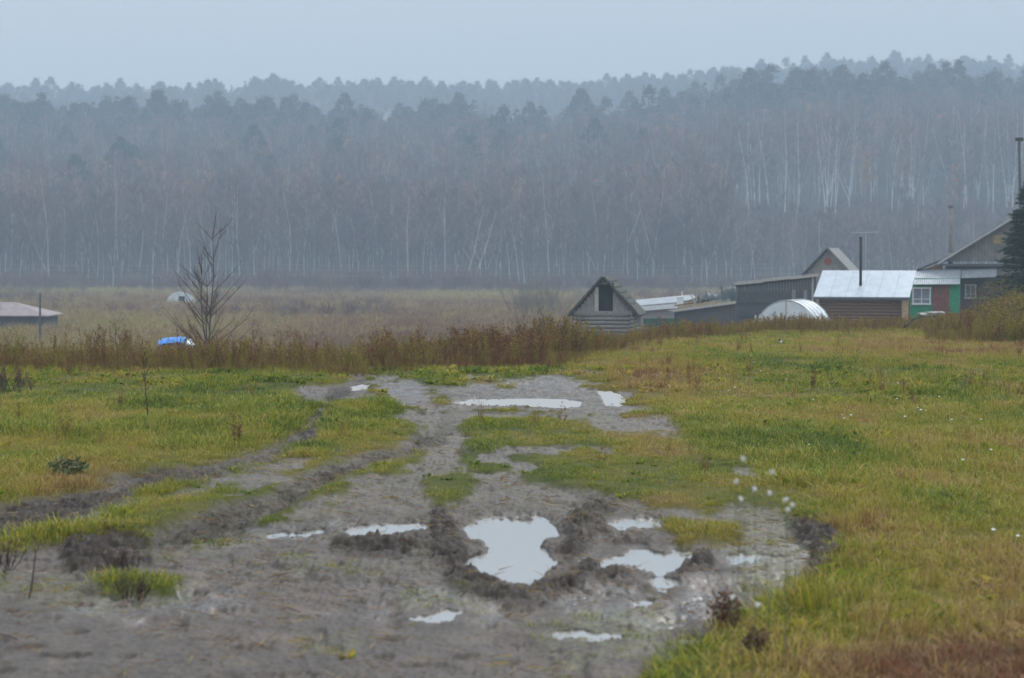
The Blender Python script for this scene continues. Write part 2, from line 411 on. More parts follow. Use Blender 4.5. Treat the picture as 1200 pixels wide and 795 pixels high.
M['rust_door'] = mat('red_brown_paint', (.16, .055, .035), .7, scale=5, col2=(.26, .10, .07))
M['white'] = mat('white_paint', (.72, .74, .76), .5, .1)
M['film'] = mat('plastic_film', (.56, .62, .66), .35, scale=2, col2=(.72, .77, .80), spec=.6)
M['glass'] = mat('window_glass', (.05, .07, .09), .08, .1, spec=.8)
M['curtain'] = mat('net_curtain', (.22, .24, .30), .9, .4, scale=10)
M['blue'] = mat('blue_tarp', (.05, .22, .62), .4, .3, scale=3, bump=.4)
M['tarp'] = mat('dark_tarp', (.03, .045, .05), .45, .4, scale=5, bump=.6)
M['red'] = mat('faded_red', (.28, .07, .05), .6, .2)
M['pink_roof'] = mat('pale_red_roof', (.24, .195, .20), .7, .2, scale=2)
M['stone'] = mat('concrete', (.3, .29, .28), .9, .2)
M['metal'] = mat('dull_metal', (.42, .44, .45), .5, .15, metal=.4)
M['dead_plant'] = mat('dead_plant', (.075, .052, .042), .9, .4)
M['red_plant'] = mat('red_brown_plant', (.15, .085, .05), .9, .4)
M['fluff'] = mat('seed_fluff', (.86, .85, .82), .9, .08)
M['stem'] = mat('pale_green_stem', (.10, .13, .055), .8, .3)
M['petal'] = mat('white_petal', (.78, .78, .76), .8, .08)
M['feather_b'] = mat('black_feather', (.012, .014, .018), .5)
M['feather_w'] = mat('white_feather', (.75, .75, .73), .7)
M['autumn_leaf'] = mat('yellow_leaf', (.22, .19, .035), .7, scale=8, col2=(.13, .14, .03))

def ground_mat():
    m = bpy.data.materials.new('ground'); m.use_nodes = True; n = m.node_tree; N = n.nodes; L = n.links; bs = N['Principled BSDF']
    def attr(nm):
        a = N.new('ShaderNodeAttribute'); a.attribute_name = nm; return a.outputs['Fac']
    def noise(sc, det=6, st=(1, 1, 1), rg=.6):
        g = N.new('ShaderNodeNewGeometry'); mp = N.new('ShaderNodeMapping'); mp.inputs['Scale'].default_value = st
        t = N.new('ShaderNodeTexNoise'); t.inputs['Scale'].default_value = sc; t.inputs['Detail'].default_value = det; t.inputs['Roughness'].default_value = rg
        L.new(g.outputs['Position'], mp.inputs[0]); L.new(mp.outputs[0], t.inputs[0]); return t.outputs['Fac']
    def math_(op, a, b=None, cl=False):
        q = N.new('ShaderNodeMath'); q.operation = op; q.use_clamp = cl
        for i, v in enumerate((a, b)):
            if v is None: continue
            if isinstance(v, (int, float)): q.inputs[i].default_value = v
            else: L.new(v, q.inputs[i])
        return q.outputs[0]
    def ramp(f, stops):
        r = N.new('ShaderNodeValToRGB'); e = r.color_ramp.elements
        while len(e) < len(stops): e.new(.5)
        for q, (p, c) in zip(e, stops): q.position = p; q.color = (*c, 1)
        L.new(f, r.inputs[0]); return r.outputs[0]
    def mix(f, a, b):
        q = N.new('ShaderNodeMix'); q.data_type = 'RGBA'; L.new(f, q.inputs['Factor']); L.new(a, q.inputs['A']); L.new(b, q.inputs['B']); return q.outputs['Result']
    mudc = ramp(noise(4.5, 10, (1, .5, 1), .72), [(.36, (.024, .0145, .009)), (.5, (.056, .037, .0245)), (.64, (.118, .084, .060))])
    churnc = ramp(noise(14, 8), [(.3, (.018, .0125, .009)), (.7, (.048, .034, .025))])
    tr = tint_ramp(N, .75); L.new(attr('tint'), tr.inputs[0])
    soil = ramp(noise(18, 6), [(.3, (.035, .03, .018)), (.7, (.09, .075, .045))])
    half = math_('ADD', math_('MULTIPLY', noise(9, 5), .6), .28, True)
    grassc = mix(half, tr.outputs[0], soil)
    film = math_('MULTIPLY', attr('film'), math_('MULTIPLY', ramp(noise(26, 8), [(.47, (0, 0, 0)), (.54, (1, 1, 1))]), .75))
    leafc = ramp(noise(.4, 8), [(.3, (.022, .017, .015)), (.7, (.06, .042, .03))])
    grassc = mix(attr('litter'), grassc, leafc)
    mudf = math_('ADD', math_('MULTIPLY', attr('mud'), 1.6), math_('MULTIPLY', noise(11, 6), .8))
    mudf = math_('SUBTRACT', mudf, .7, True)
    mudc = mix(ramp(noise(.9, 6, (1, .45, 1), .65), [(.4, (0, 0, 0)), (.62, (.62, .62, .62))]), mudc, churnc)
    mc = mix(attr('churn'), mudc, churnc)
    gfilm = ramp(noise(30, 3), [(.3, (.05, .065, .02)), (.7, (.13, .125, .045))])
    spk = ramp(noise(30, 4, (1, .7, 1), .75), [(.4, (.34, .32, .31)), (.5, (1, 1, 1))])
    q = N.new('ShaderNodeMix'); q.data_type = 'RGBA'; q.blend_type = 'MULTIPLY'; q.inputs['Factor'].default_value = .8; L.new(mc, q.inputs['A']); L.new(spk, q.inputs['B']); mc = q.outputs['Result']
    mc = mix(film, mc, gfilm)
    col = mix(mudf, grassc, mc)
    L.new(col, bs.inputs['Base Color'])
    wet = math_('MULTIPLY', attr('wet'), mudf)
    wn = ramp(noise(5, 8, (1, .5, 1)), [(.35, (0, 0, 0)), (.6, (1, 1, 1))])
    wetn = math_('MULTIPLY', wet, wn)
    ro = math_('SUBTRACT', .78, math_('MULTIPLY', wetn, .38))
    ro = math_('SUBTRACT', ro, math_('MULTIPLY', mudf, .2))
    ro = math_('ADD', ro, math_('MULTIPLY', attr('churn'), .12)); L.new(ro, bs.inputs['Roughness'])
    L.new(math_('SUBTRACT', math_('ADD', .03, math_('MULTIPLY', mudf, .5)), math_('MULTIPLY', attr('churn'), .3), True), bs.inputs['Specular IOR Level'])
    b = N.new('ShaderNodeBump'); b.inputs['Distance'].default_value = .02
    L.new(math_('SUBTRACT', .8, math_('MULTIPLY', wetn, .7)), b.inputs['Strength'])
    L.new(noise(38, 6, (1, 1, 1), .7), b.inputs['Height']); L.new(b.outputs[0], bs.inputs['Normal'])
    return m

# ------------------------------------------------------------------ ground tint (what grows where)
def tint_of(x, y, px=None, py=None):
    x = np.asarray(x, float); y = np.asarray(y, float)
    if px is None: px, py = proj(x, np.maximum(y, 3.5), np.zeros_like(x))
    n = fbm(x * .33, y * .16, 4, 201); n2 = fbm(x * 1.7, y * .9, 3, 211)
    t = .36 + .20 * n + .26 * n2 + .26 * sstep(.12, .5, fbm(x * .9 + 7, y * .35, 4, 231))
    # right field: greener middle belt, dry russet strip by the weeds and at the near corner
    t = t - .05 * np.exp(-((py - 470) / 38) ** 2) * (px > 820)
    t = t + .34 * np.exp(-((py - 408) / 13) ** 2) * sstep(820, 960, px) * (.4 + .9 * fbm(x * .2, y * .2, 2, 5))
    t = t + .30 * sstep(690, 800, py) * sstep(950, 1150, px + (py - 700) * .6)
    t = t + .10 * sstep(600, 720, py) * (px > 850)
    t = t + .30 * np.exp(-((px - 760) / 80) ** 2 - ((py - 440) / 28) ** 2)
    t = t + .07 * (px > 1000) - .05 * (px < 330)
    mead = sstep(34, 60, y) * (py < 600)
    v = .72 + .30 * fbm(x * .035, y * .016, 4, 301) + .14 * fbm(x * .4, y * .12, 3, 311)
    v = np.where(y > 392, .93, v)
    k = sstep(0, 6, y - np.interp(600 + F * x / np.maximum(y, 2), PXS, CRS))
    t = t * (1 - k) + v * k
    return np.clip(t, 0.02, .98)

# ------------------------------------------------------------------ ground sheet
def build_ground():
    nu = 1150
    u = np.linspace(-.30, .30, nu)
    rows = list(np.linspace(-50, 3, 12)) + list(np.geomspace(4, 8.2, 60)) + list(np.geomspace(8.25, 46, 900)) + list(np.geomspace(46.6, 1500, 260))
    rows = np.array(rows)
    Y = np.repeat(rows[:, None], nu, 1)
    X = u[None, :] * (np.maximum(Y, 0) + 8)
    edge = .30 * (np.maximum(rows, 0) + 8)
    ts = np.array([.004, .012, .03, .07, .15, .3, .55, 1.0])
    R = edge[:, None] + ts[None, :] * (640 - edge[:, None])
    X = np.concatenate([-R[:, ::-1], X, R], 1); Y = np.repeat(rows[:, None], X.shape[1], 1)
    nr, nc = X.shape
    xf, yf = X.ravel(), Y.ravel()
    m = masks(xf, yf); z, churn = ground_z(xf, yf, m)
    co = np.stack([xf, yf, z], 1).astype(np.float32)
    i = np.arange(nr - 1)[:, None] * nc + np.arange(nc - 1)[None, :]
    q = np.stack([i, i + 1, i + nc + 1, i + nc], -1).reshape(-1, 4).astype(np.int32)
    me = bpy.data.meshes.new('ground'); me.vertices.add(len(co)); me.vertices.foreach_set('co', co.ravel())
    me.loops.add(q.size); me.loops.foreach_set('vertex_index', q.ravel()); me.polygons.add(len(q))
    me.polygons.foreach_set('loop_start', np.arange(len(q), dtype=np.int32) * 4)
    me.polygons.foreach_set('use_smooth', np.ones(len(q), bool)); me.update(calc_edges=True)
    def at_(nm, v):
        a = me.attributes.new(nm, 'FLOAT', 'POINT'); a.data.foreach_set('value', np.asarray(v, np.float32))
    film = np.clip(m['thin'] + .0 * z + .35 * m['worn'], 0, 1)
    at_('litter', sstep(385, 396, yf) + 0 * z); at_('mud', m['mud']); at_('churn', np.clip(churn, 0, 1) * (.45 + .55 * sstep(-.45, .2, fbm(xf * 5, yf * 3, 3, 97)))); at_('film', film)
    at_('wet', np.clip(m['wet'] + sstep(-8, 0, m['pud']), 0, 1) * (1 - np.clip(churn, 0, 1) * .9)); at_('tint', tint_of(xf, yf, m['px'], m['py']))
    me.materials.append(ground_mat())
    o = link('ground', me); tag(o, kind='structure')
    return o
build_ground()

def water_mat():
    m = bpy.data.materials.new('muddy_water'); m.use_nodes = True; n = m.node_tree; N = n.nodes; L = n.links; bs = N['Principled BSDF']
    bs.inputs['Base Color'].default_value = (.26, .25, .235, 1); bs.inputs['Roughness'].default_value = .12; bs.inputs['IOR'].default_value = 1.9
    bs.inputs['Specular IOR Level'].default_value = .8
    g = N.new('ShaderNodeNewGeometry'); t = N.new('ShaderNodeTexNoise'); t.inputs['Scale'].default_value = 14; t.inputs['Detail'].default_value = 3
    b = N.new('ShaderNodeBump'); b.inputs['Strength'].default_value = .12; b.inputs['Distance'].default_value = .01
    L.new(g.outputs['Position'], t.inputs[0]); L.new(t.outputs[0], b.inputs['Height']); L.new(b.outputs[0], bs.inputs['Normal'])
    return m
WM = water_mat()
WM2 = water_mat(); WM2.name = 'rain_pocked_water'; WM2.node_tree.nodes['Principled BSDF'].inputs['Roughness'].default_value = .3; WM2.node_tree.nodes['Bump'].inputs['Strength'].default_value = .5
PL = {'C': 'largest puddle, hourglass shaped, between muddy ruts', 'B': 'long puddle left of the hourglass one', 'E': 'wide puddle right of the hourglass one', 'D': 'small oval puddle on the far side of the right rut',
      'I': 'long narrow puddle across the far end of the track', 'G': 'thin puddle nearest the camera'}
for k, P in PUD.items():
    cx = sum(p[0] for p in P) / len(P); cy = sum(p[1] for p in P) / len(P)
    Q = []
    for a, b in P:
        d = math.hypot(a - cx, b - cy) or 1
        Q.append(gp(a + (a - cx) / d * 9, b + (b - cy) / d * (7 if cy > 560 else 2.5)))
    me = bpy.data.meshes.new('puddle'); me.from_pydata([(a, b, .001 + .0013 * (ord(k[0]) % 5) + .006 * (k == 'A2')) for a, b in Q], [], [tuple(range(len(Q)))][:1]); me.update(); me.materials.append(WM)
    if cy < 500: me.materials[0] = WM2
    o = link('puddle', me); tag(o, PL.get(k, 'small shallow puddle in the mud'), None, 'puddles on the muddy track', 'structure')

# ------------------------------------------------------------------ scatter
PROTO = {}
def proto_set(key, meshes):
    col = bpy.data.collections.new(key + '_kit')
    for i, me in enumerate(meshes):
        o = bpy.data.objects.new(f'{key}_{i:02d}', me); col.objects.link(o)
    PROTO[key] = (col, len(meshes))
def scatter(name, key, pts, scale, tint, label, cat, rot=None, lean=.12, idx=None):
    col, n = PROTO[key]; k = len(pts)
    me = bpy.data.meshes.new(name); me.vertices.add(k); me.vertices.foreach_set('co', np.asarray(pts, np.float32).ravel())
    if rot is None:
        rot = np.stack([RNG.normal(0, lean, k), RNG.normal(0, lean, k), RNG.uniform(0, 6.283, k)], 1)
    if idx is None: idx = RNG.integers(0, n, k)
    sc = np.asarray(scale, float)
    if sc.ndim == 1: sc = np.repeat(sc[:, None], 3, 1)
    a = me.attributes.new('rot', 'FLOAT_VECTOR', 'POINT'); a.data.foreach_set('vector', rot.astype(np.float32).ravel())
    a = me.attributes.new('scl', 'FLOAT_VECTOR', 'POINT'); a.data.foreach_set('vector', sc.astype(np.float32).ravel())
    a = me.attributes.new('idx', 'INT', 'POINT'); a.data.foreach_set('value', idx.astype(np.int32))
    a = me.attributes.new('tint', 'FLOAT', 'POINT'); a.data.foreach_set('value', np.asarray(tint, np.float32))
    o = link(name, me); tag(o, label, cat, None, 'stuff')
    ng = bpy.data.node_groups.new(name, 'GeometryNodeTree'); ng.is_modifier = True
    ng.interface.new_socket('Geometry', in_out='INPUT', socket_type='NodeSocketGeometry'); ng.interface.new_socket('Geometry', in_out='OUTPUT', socket_type='NodeSocketGeometry')
    N = ng.nodes; L = ng.links; gi = N.new('NodeGroupInput'); go = N.new('NodeGroupOutput')
    ci = N.new('GeometryNodeCollectionInfo'); ci.inputs[0].default_value = col; ci.inputs['Separate Children'].default_value = True; ci.inputs['Reset Children'].default_value = True
    ip = N.new('GeometryNodeInstanceOnPoints'); ip.inputs['Pick Instance'].default_value = True
    def na(nm, t):
        q = N.new('GeometryNodeInputNamedAttribute'); q.data_type = t; q.inputs[0].default_value = nm; return q.outputs['Attribute']
    L.new(gi.outputs[0], ip.inputs['Points']); L.new(ci.outputs[0], ip.inputs['Instance'])
    L.new(na('idx', 'INT'), ip.inputs['Instance Index']); L.new(na('scl', 'FLOAT_VECTOR'), ip.inputs['Scale'])
    er = N.new('FunctionNodeEulerToRotation'); L.new(na('rot', 'FLOAT_VECTOR'), er.inputs[0]); L.new(er.outputs[0], ip.inputs['Rotation'])
    L.new(ip.outputs[0], go.inputs[0])
    md = o.modifiers.new('scatter', 'NODES'); md.node_group = ng
    return o
def wedge(n, y0, y1, ang=.245, extra=1.5, bias=1.0):
    """random points in the view's wedge of ground, density even per square metre when bias = 1"""
    u = RNG.random(n * 2); y = np.sqrt(y0 ** 2 + u * (y1 ** 2 - y0 ** 2)) if bias == 1 else y0 * (y1 / y0) ** u
    x = RNG.uniform(-1, 1, n * 2) * (ang * y + extra)
    return x[:n], y[:n]

def tuft(seed, blades, h, r, wd, droop=.5, seg=3):
    random.seed(seed); b = MB()
    for i in range(blades):
        a = random.uniform(0, 6.283); q = r * math.sqrt(random.random()); p = Vector((math.cos(a) * q, math.sin(a) * q, 0))
        a2 = a + random.gauss(0, 1.0); H = h * random.uniform(.45, 1.1); dr = droop * random.uniform(.2, 1.3) * H
        d = Vector((math.cos(a2), math.sin(a2), 0)); s = Vector((-d.y, d.x, 0)) * wd * random.uniform(.6, 1.2) / 2
        pts = [p + d * dr * (t ** 2) + Vector((0, 0, H * (t - .28 * t * t * droop))) for t in (0, .45, .8, 1)]
        b.add([pts[0] - s, pts[0] + s, pts[1] - s * .9, pts[1] + s * .9, pts[2] - s * .55, pts[2] + s * .55, pts[3]],
              [(0, 1, 3, 2), (2, 3, 5, 4), (4, 5, 6)])
    return b.mesh('grass_tuft', M['grass'])
def herb(seed, n, L):
    random.seed(seed); b = MB()
    for i in range(n):
        a = random.uniform(0, 6.283); up = random.uniform(.1, .9); d = Vector((math.cos(a), math.sin(a), up))
        b.leaf((math.cos(a) * .01, math.sin(a) * .01, .01), L * random.uniform(.6, 1.1), L * .38, d)
    return b.mesh('herb', M['grass'])
def stalk(seed, h, kind):
    random.seed(seed); b = MB(); R = random.uniform
    for s in range(random.randint(1, 4)):
        bx, by = R(-.08, .08), R(-.08, .08); hh = h * R(.6, 1.05); ln = (R(-.14, .14), R(-.14, .14))
        P = [Vector((bx + ln[0] * hh * t * t, by + ln[1] * hh * t * t, hh * t)) for t in (0, .35, .7, 1)]
        b.tube(P, [.006, .005, .0035, .002], 3, cap=False)
        nb = {'seed': 11, 'leafy': 14, 'spike': 5}[kind]
        for j in range(nb):
            t = R(.3, 1); p = P[0].lerp(P[3], t); a = R(0, 6.28); l = hh * R(.10, .26) * (1.2 - t * .6)
            q = p + Vector((math.cos(a) * l * .6, math.sin(a) * l * .6, l))
            b.sliver(p, q, .006)
            m_ = {'seed': 7, 'leafy': 7, 'spike': 3}[kind]
            for k in range(m_):
                c = p.lerp(q, R(.3, 1)) + Vector((R(-.015, .015), R(-.015, .015), R(-.015, .02)))
                if kind == 'leafy': b.leaf(c, R(.03, .07), R(.012, .026), (R(-1, 1), R(-1, 1), R(-1, .4)))
                else: b.leaf(c, R(.018, .04), R(.01, .02))
        if kind == 'spike':
            for k in range(26): b.leaf(P[3] - Vector((0, 0, R(-.02, .22))) * hh + Vector((R(-.012, .012), R(-.012, .012), 0)), .03, .016)
    return b.mesh('weed_stalk', M['weed'])
def drygrass(seed, h, n=34, mt='weed'):
    random.seed(seed); b = MB()
    for i in range(n):
        a = random.uniform(0, 6.28); q = .12 * math.sqrt(random.random()); p = Vector((math.cos(a) * q, math.sin(a) * q, 0))
        H = h * random.uniform(.4, 1.1); l = H * random.uniform(.05, .4); a += random.gauss(0, .8)
        m = p + Vector((math.cos(a) * l * .3, math.sin(a) * l * .3, H * .6)); e = p + Vector((math.cos(a) * l, math.sin(a) * l, H))
        s = Vector((-math.sin(a), math.cos(a), 0)) * .004
        b.add([p - s, p + s, m + s * .8, m - s * .8, e], [(0, 1, 2, 3), (3, 2, 4)])
        if random.random() < .4:
            for k in range(4): b.leaf(e - Vector((0, 0, random.uniform(0, .1) * h)), .03, .012)
    return b.mesh('dry_grass', M[mt])
def brush(seed, h, n=26, tw=.012, mt='twig'):
    random.seed(seed); b = MB(); R = random.uniform
    for i in range(n):
        a = R(0, 6.28); sp = R(.1, .75); H = h * R(.55, 1.05); d = Vector((math.cos(a) * sp, math.sin(a) * sp, 1))
        p0 = Vector((math.cos(a) * .12 * h * R(0, 1), math.sin(a) * .12 * h * R(0, 1), 0)); p1 = p0 + d * H * .5; p2 = p1 + (d + Vector((R(-.3, .3), R(-.3, .3), .15))) * H * .42
        b.tube([p0, p1, p2], [tw, tw * .7, tw * .25], 3, cap=False)
        for j in range(12):
            t = R(.25, 1); p = (p0.lerp(p1, t * 2) if t < .5 else p1.lerp(p2, t * 2 - 1)); dd = (d.normalized() + Vector((R(-.8, .8), R(-.8, .8), R(-.2, .6)))).normalized()
            q = p + dd * h * R(.12, .3); b.sliver(p, q, tw * 1.1)
            for k in range(3): b.sliver(p.lerp(q, R(.3, 1)), p.lerp(q, .8) + Vector((R(-1, 1), R(-1, 1), R(-.2, 1))) * h * .1, tw * .9)
    return b
proto_set('tuft', [tuft(i, 30, .055 + .02 * (i % 3), .12, .0055, 1.0) for i in range(6)])
proto_set('mat', [tuft(20 + i, 40, .10 + .03 * (i % 3), .28, .012, 1.0) for i in range(4)])
proto_set('herb', [herb(40 + i, 14, .07 + .015 * i) for i in range(3)])
proto_set('weeds', [stalk(60 + i, .78, k) for i, k in enumerate(['seed', 'seed', 'leafy', 'leafy', 'spike', 'seed', 'leafy'])] + [drygrass(80 + i, .62) for i in range(3)])
proto_set('spikes', [stalk(160 + i, .9, k) for i, k in enumerate(['spike', 'seed', 'spike', 'seed', 'leafy'])])
proto_set('dry', [drygrass(90 + i, .5, 46, 'meadow') for i in range(4)])
proto_set('tall', [tuft(120 + i, 46, .30, .12, .0065, .35) for i in range(4)])

def grass_on(name, key, x, y, keep, scale, label, cat, tadd=0, z_sink=.005, **kw):
    m = masks(x, y)
    g = 1 - m['mud']
    g = np.where(y < 40, g, 1)
    film = np.clip(m['thin'] * .38 * (fbm(x * 3, y * 2, 2, 9) > .05) + .0, 0, 1)
    dens = np.maximum(g ** 1.5 * (.6 + .4 * sstep(-.35, .15, fbm(x * 2.4, y * 1.5, 3, 131))) * np.clip(.9 - .42 * m['worn'] * (1 + .25 * np.sign(fbm(x * 1.2, y * .8, 3, 13))), .2, 1), film) * keep
    dens = np.where(m['pud'] > -6, 0, dens)
    k = RNG.random(len(x)) < dens
    x, y = x[k], y[k]; m = {q: v[k] for q, v in m.items()}
    z, _ = ground_z(x, y, m)
    t = np.clip(tint_of(x, y, m['px'], m['py']) + RNG.normal(0, .09, len(x)) + tadd, 0.01, .99)
    sc = scale(x, y) if callable(scale) else np.full(len(x), scale)
    sc = sc * RNG.uniform(.6, 1.3, len(x)) * (1 - .45 * m['worn']) * (1 - .5 * m['mud']) * (1 + .5 * fbm(x * 1.3, y * .9, 3, 141))
    return scatter(name, key, np.stack([x, y, z - z_sink], 1), sc, t, label, cat, **kw)

# near turf, then coarser turf up to the crest
x, y = wedge(78000, 6.5, 26)
grass_on('pasture_grass', 'tuft', x, y, 1.0, lambda x, y: .70 + .35 * vnoise(x * .8, y * .8, 4), 'short wet autumn grass of the pasture beside the track', 'grass')
x, y = wedge(60000, 24, 66)
grass_on('crest_grass', 'mat', x, y, np.where(y > 35, .9, .75), .52, 'short grass of the pasture towards the crest', 'grass')
x, y = wedge(5200, 7, 34)
grass_on('herbs', 'herb', x, y, (fbm(x * .6, y * .5, 2, 44) > -.1) * 1.0, lambda x, y: np.full(len(x), 1.0), 'low broad leaved herbs growing through the grass', 'herbs', tadd=-.12)
# longer, ranker grass on the right of the track and in the near right corner
x, y = wedge(26000, 6.2, 60)
px_, py_ = proj(x, y, np.zeros_like(x))
kp = sstep(60, 170, px_ - (850 - (py_ - 640) * .35 * (py_ > 640))) * (.35 + .65 * (fbm(x * .5, y * .4, 3, 66) > -.05)) * (.45 + .55 * sstep(560, 700, py_))
kp = np.maximum(kp, .35 * (px_ < 330) * (py_ > 430) * (py_ < 600) * (fbm(x * .8, y * .4, 3, 67) > .05))
kp = np.maximum(kp, 1.0 * np.exp(-((px_ - 770) / 70) ** 2 - ((py_ - 442) / 28) ** 2))
grass_on('rank_grass', 'tall', x, y, kp, lambda x, y: .45 + .2 * (y < 14) + .0 * x, 'longer yellowing grass on the right of the muddy track', 'grass', tadd=.10)

# valley meadow
x, y = wedge(30000, 36, 400, extra=4, bias=0)
t = y - np.interp(600 + F * x / y, PXS, CRS); k = (t > 6)
x, y, t = x[k], y[k], t[k]
z = base_z(x, y)
mt = np.clip(tint_of(x, y) + RNG.normal(0, .08, len(x)), .3, .98)
s = np.stack([.9 + y / 90, .9 + y / 90, .55 + y / 300], 1)
scatter('meadow_grass', 'dry', np.stack([x, y, z], 1), s * RNG.uniform(.6, 1.2, (len(x), 1)), mt, 'dead straw coloured grass of the valley meadow', 'meadow grass')

# belt of dead weeds along the crest
def belt(n, p0, p1, d0, d1, hs, seed, dx=None):
    px = RNG.uniform(p0, p1, n); t = RNG.uniform(d0, d1, n)
    D = np.interp(px, PXS, CRS) + t; x = (px - 600) / F * D
    t = t
    k = RNG.random(n) < .25 + .75 * (fbm(x * .7 + seed, D * .4, 2, seed) > -.35)
    x, D, px, t = x[k], D[k], px[k], t[k]
    z, _ = ground_z(x, D)
    fr = sstep(-.5, 2.6, t) * .7 + .3
    h = fr * np.interp(px, [-100, 0, 140, 200, 330, 450, 540, 600, 650, 660, 800, 1000, 1200, 1300], hs) * (RNG.beta(2, 2.4, len(px)) * .9 + .45) * (1 + .45 * fbm(x * .5, D * .3, 3, seed + 2))
    tt = np.clip(.80 + .26 * fbm(x * .45, D * .25, 3, seed + 5) + RNG.normal(0, .15, len(px)), .25, 1)
    tt = np.where(RNG.random(len(px)) < .06, .35, tt)
    return np.stack([x, D, z], 1), h, tt
P1, h1, t1 = belt(8000, -120, 665, -.8, 6.5, [.58, .58, .58, .58, .58, .60, .62, .68, .68, .62, .6, .6, .6, .6], 8)
P2, h2, t2 = belt(11000, 640, 1290, -2.5, 16, [.8, .8, .8, .8, .8, .8, .8, .8, .8, .74, .5, .5, .55, .6], 31)
scatter('dead_weeds', 'weeds', np.concatenate([P1, P2]), np.concatenate([h1, h2]), np.concatenate([t1, t2]), 'belt of dead brown weeds along the edge of the pasture', 'weeds')
px = RNG.uniform(-100, 660, 260); D = np.interp(px, PXS, CRS) + RNG.uniform(.2, 4, 260); x = (px - 600) / F * D
scatter('tall_weeds', 'spikes', np.stack([x, D, ground_z(x, D)[0]], 1), RNG.uniform(.3, .75, 260), np.clip(RNG.normal(.86, .12, 260), .3, 1), 'taller dead stalks standing up out of the weed belt', 'weeds')
# weeds round the farm yards and on the slope in front of them
x = RNG.uniform(2, 29, 7000); y = RNG.uniform(72, 112, 7000)
k = (600 + F * x / y > 640); x, y = x[k], y[k]
scatter('yard_weeds', 'weeds', np.stack([x, y, base_z(x, y)], 1), RNG.uniform(.35, .95, len(x)), np.clip(.88 + RNG.normal(0, .08, len(x)), .4, 1), 'dead weeds on the slope in front of the farm sheds', 'weeds')
# rank russet and yellow growth at the right edge, before the spruce
n_ = 2600; px = RNG.uniform(1085, 1300, n_); D = RNG.uniform(47, 66, n_); x = (px - 600) / F * D
hh = np.interp(px, [1085, 1125, 1160, 1200, 1300], [.4, .65, 1.0, 1.3, 1.4]) * RNG.uniform(.5, 1.1, n_) * (1 - .35 * (D < 52))
scatter('rank_weeds', 'weeds', np.stack([x, D, base_z(x, D)], 1), hh, np.clip(np.where(RNG.random(n_) < .5, RNG.uniform(.34, .6, n_), RNG.uniform(.7, 1, n_)), 0, 1), 'tall yellow and russet weeds at the right edge before the spruce', 'weeds')
# scattered single weeds in the pasture
x, y = wedge(900, 14, 60); px_, py_ = proj(x, y, np.zeros_like(x)); mm = masks(x, y)
k = (mm['mud'] < .3) & (fbm(x * .4, y * .3, 2, 88) > .1) & (py_ < 560); x, y = x[k], y[k]
scatter('pasture_weeds', 'weeds', np.stack([x, y, ground_z(x, y)[0]], 1), RNG.uniform(.18, .42, len(x)), np.clip(.85 + RNG.normal(0, .1, len(x)), .3, 1), 'small dead weeds dotted over the pasture', 'weeds')
# twigs and straw trodden into the mud
x, y = wedge(1500, 8, 20); mm = masks(x, y); k = (mm['mud'] > .6) & (mm['pud'] < -5); x, y = x[k], y[k]
rot = np.stack([RNG.normal(1.45, .15, len(x)), RNG.normal(0, .2, len(x)), RNG.uniform(0, 6.28, len(x))], 1)
random.seed(5)
def litter(seed):
    random.seed(seed); b = MB()
    for i in range(7):
        p = Vector((random.uniform(-.12, .12), random.uniform(-.03, .03), random.uniform(-.12, .12))); a = random.uniform(0, 6.28)
        b.sliver(p, p + Vector((math.cos(a), .05, math.sin(a))) * random.uniform(.04, .13), .006)
    return b.mesh('litter', M['weed'])
proto_set('litter', [litter(i) for i in range(4)])
scatter('trodden_straw', 'litter', np.stack([x, y, ground_z(x, y)[0] + .004], 1), np.full(len(x), 1.0), RNG.uniform(.7, .95, len(x)), 'bits of straw and twigs trodden into the mud', 'straw', rot=rot)

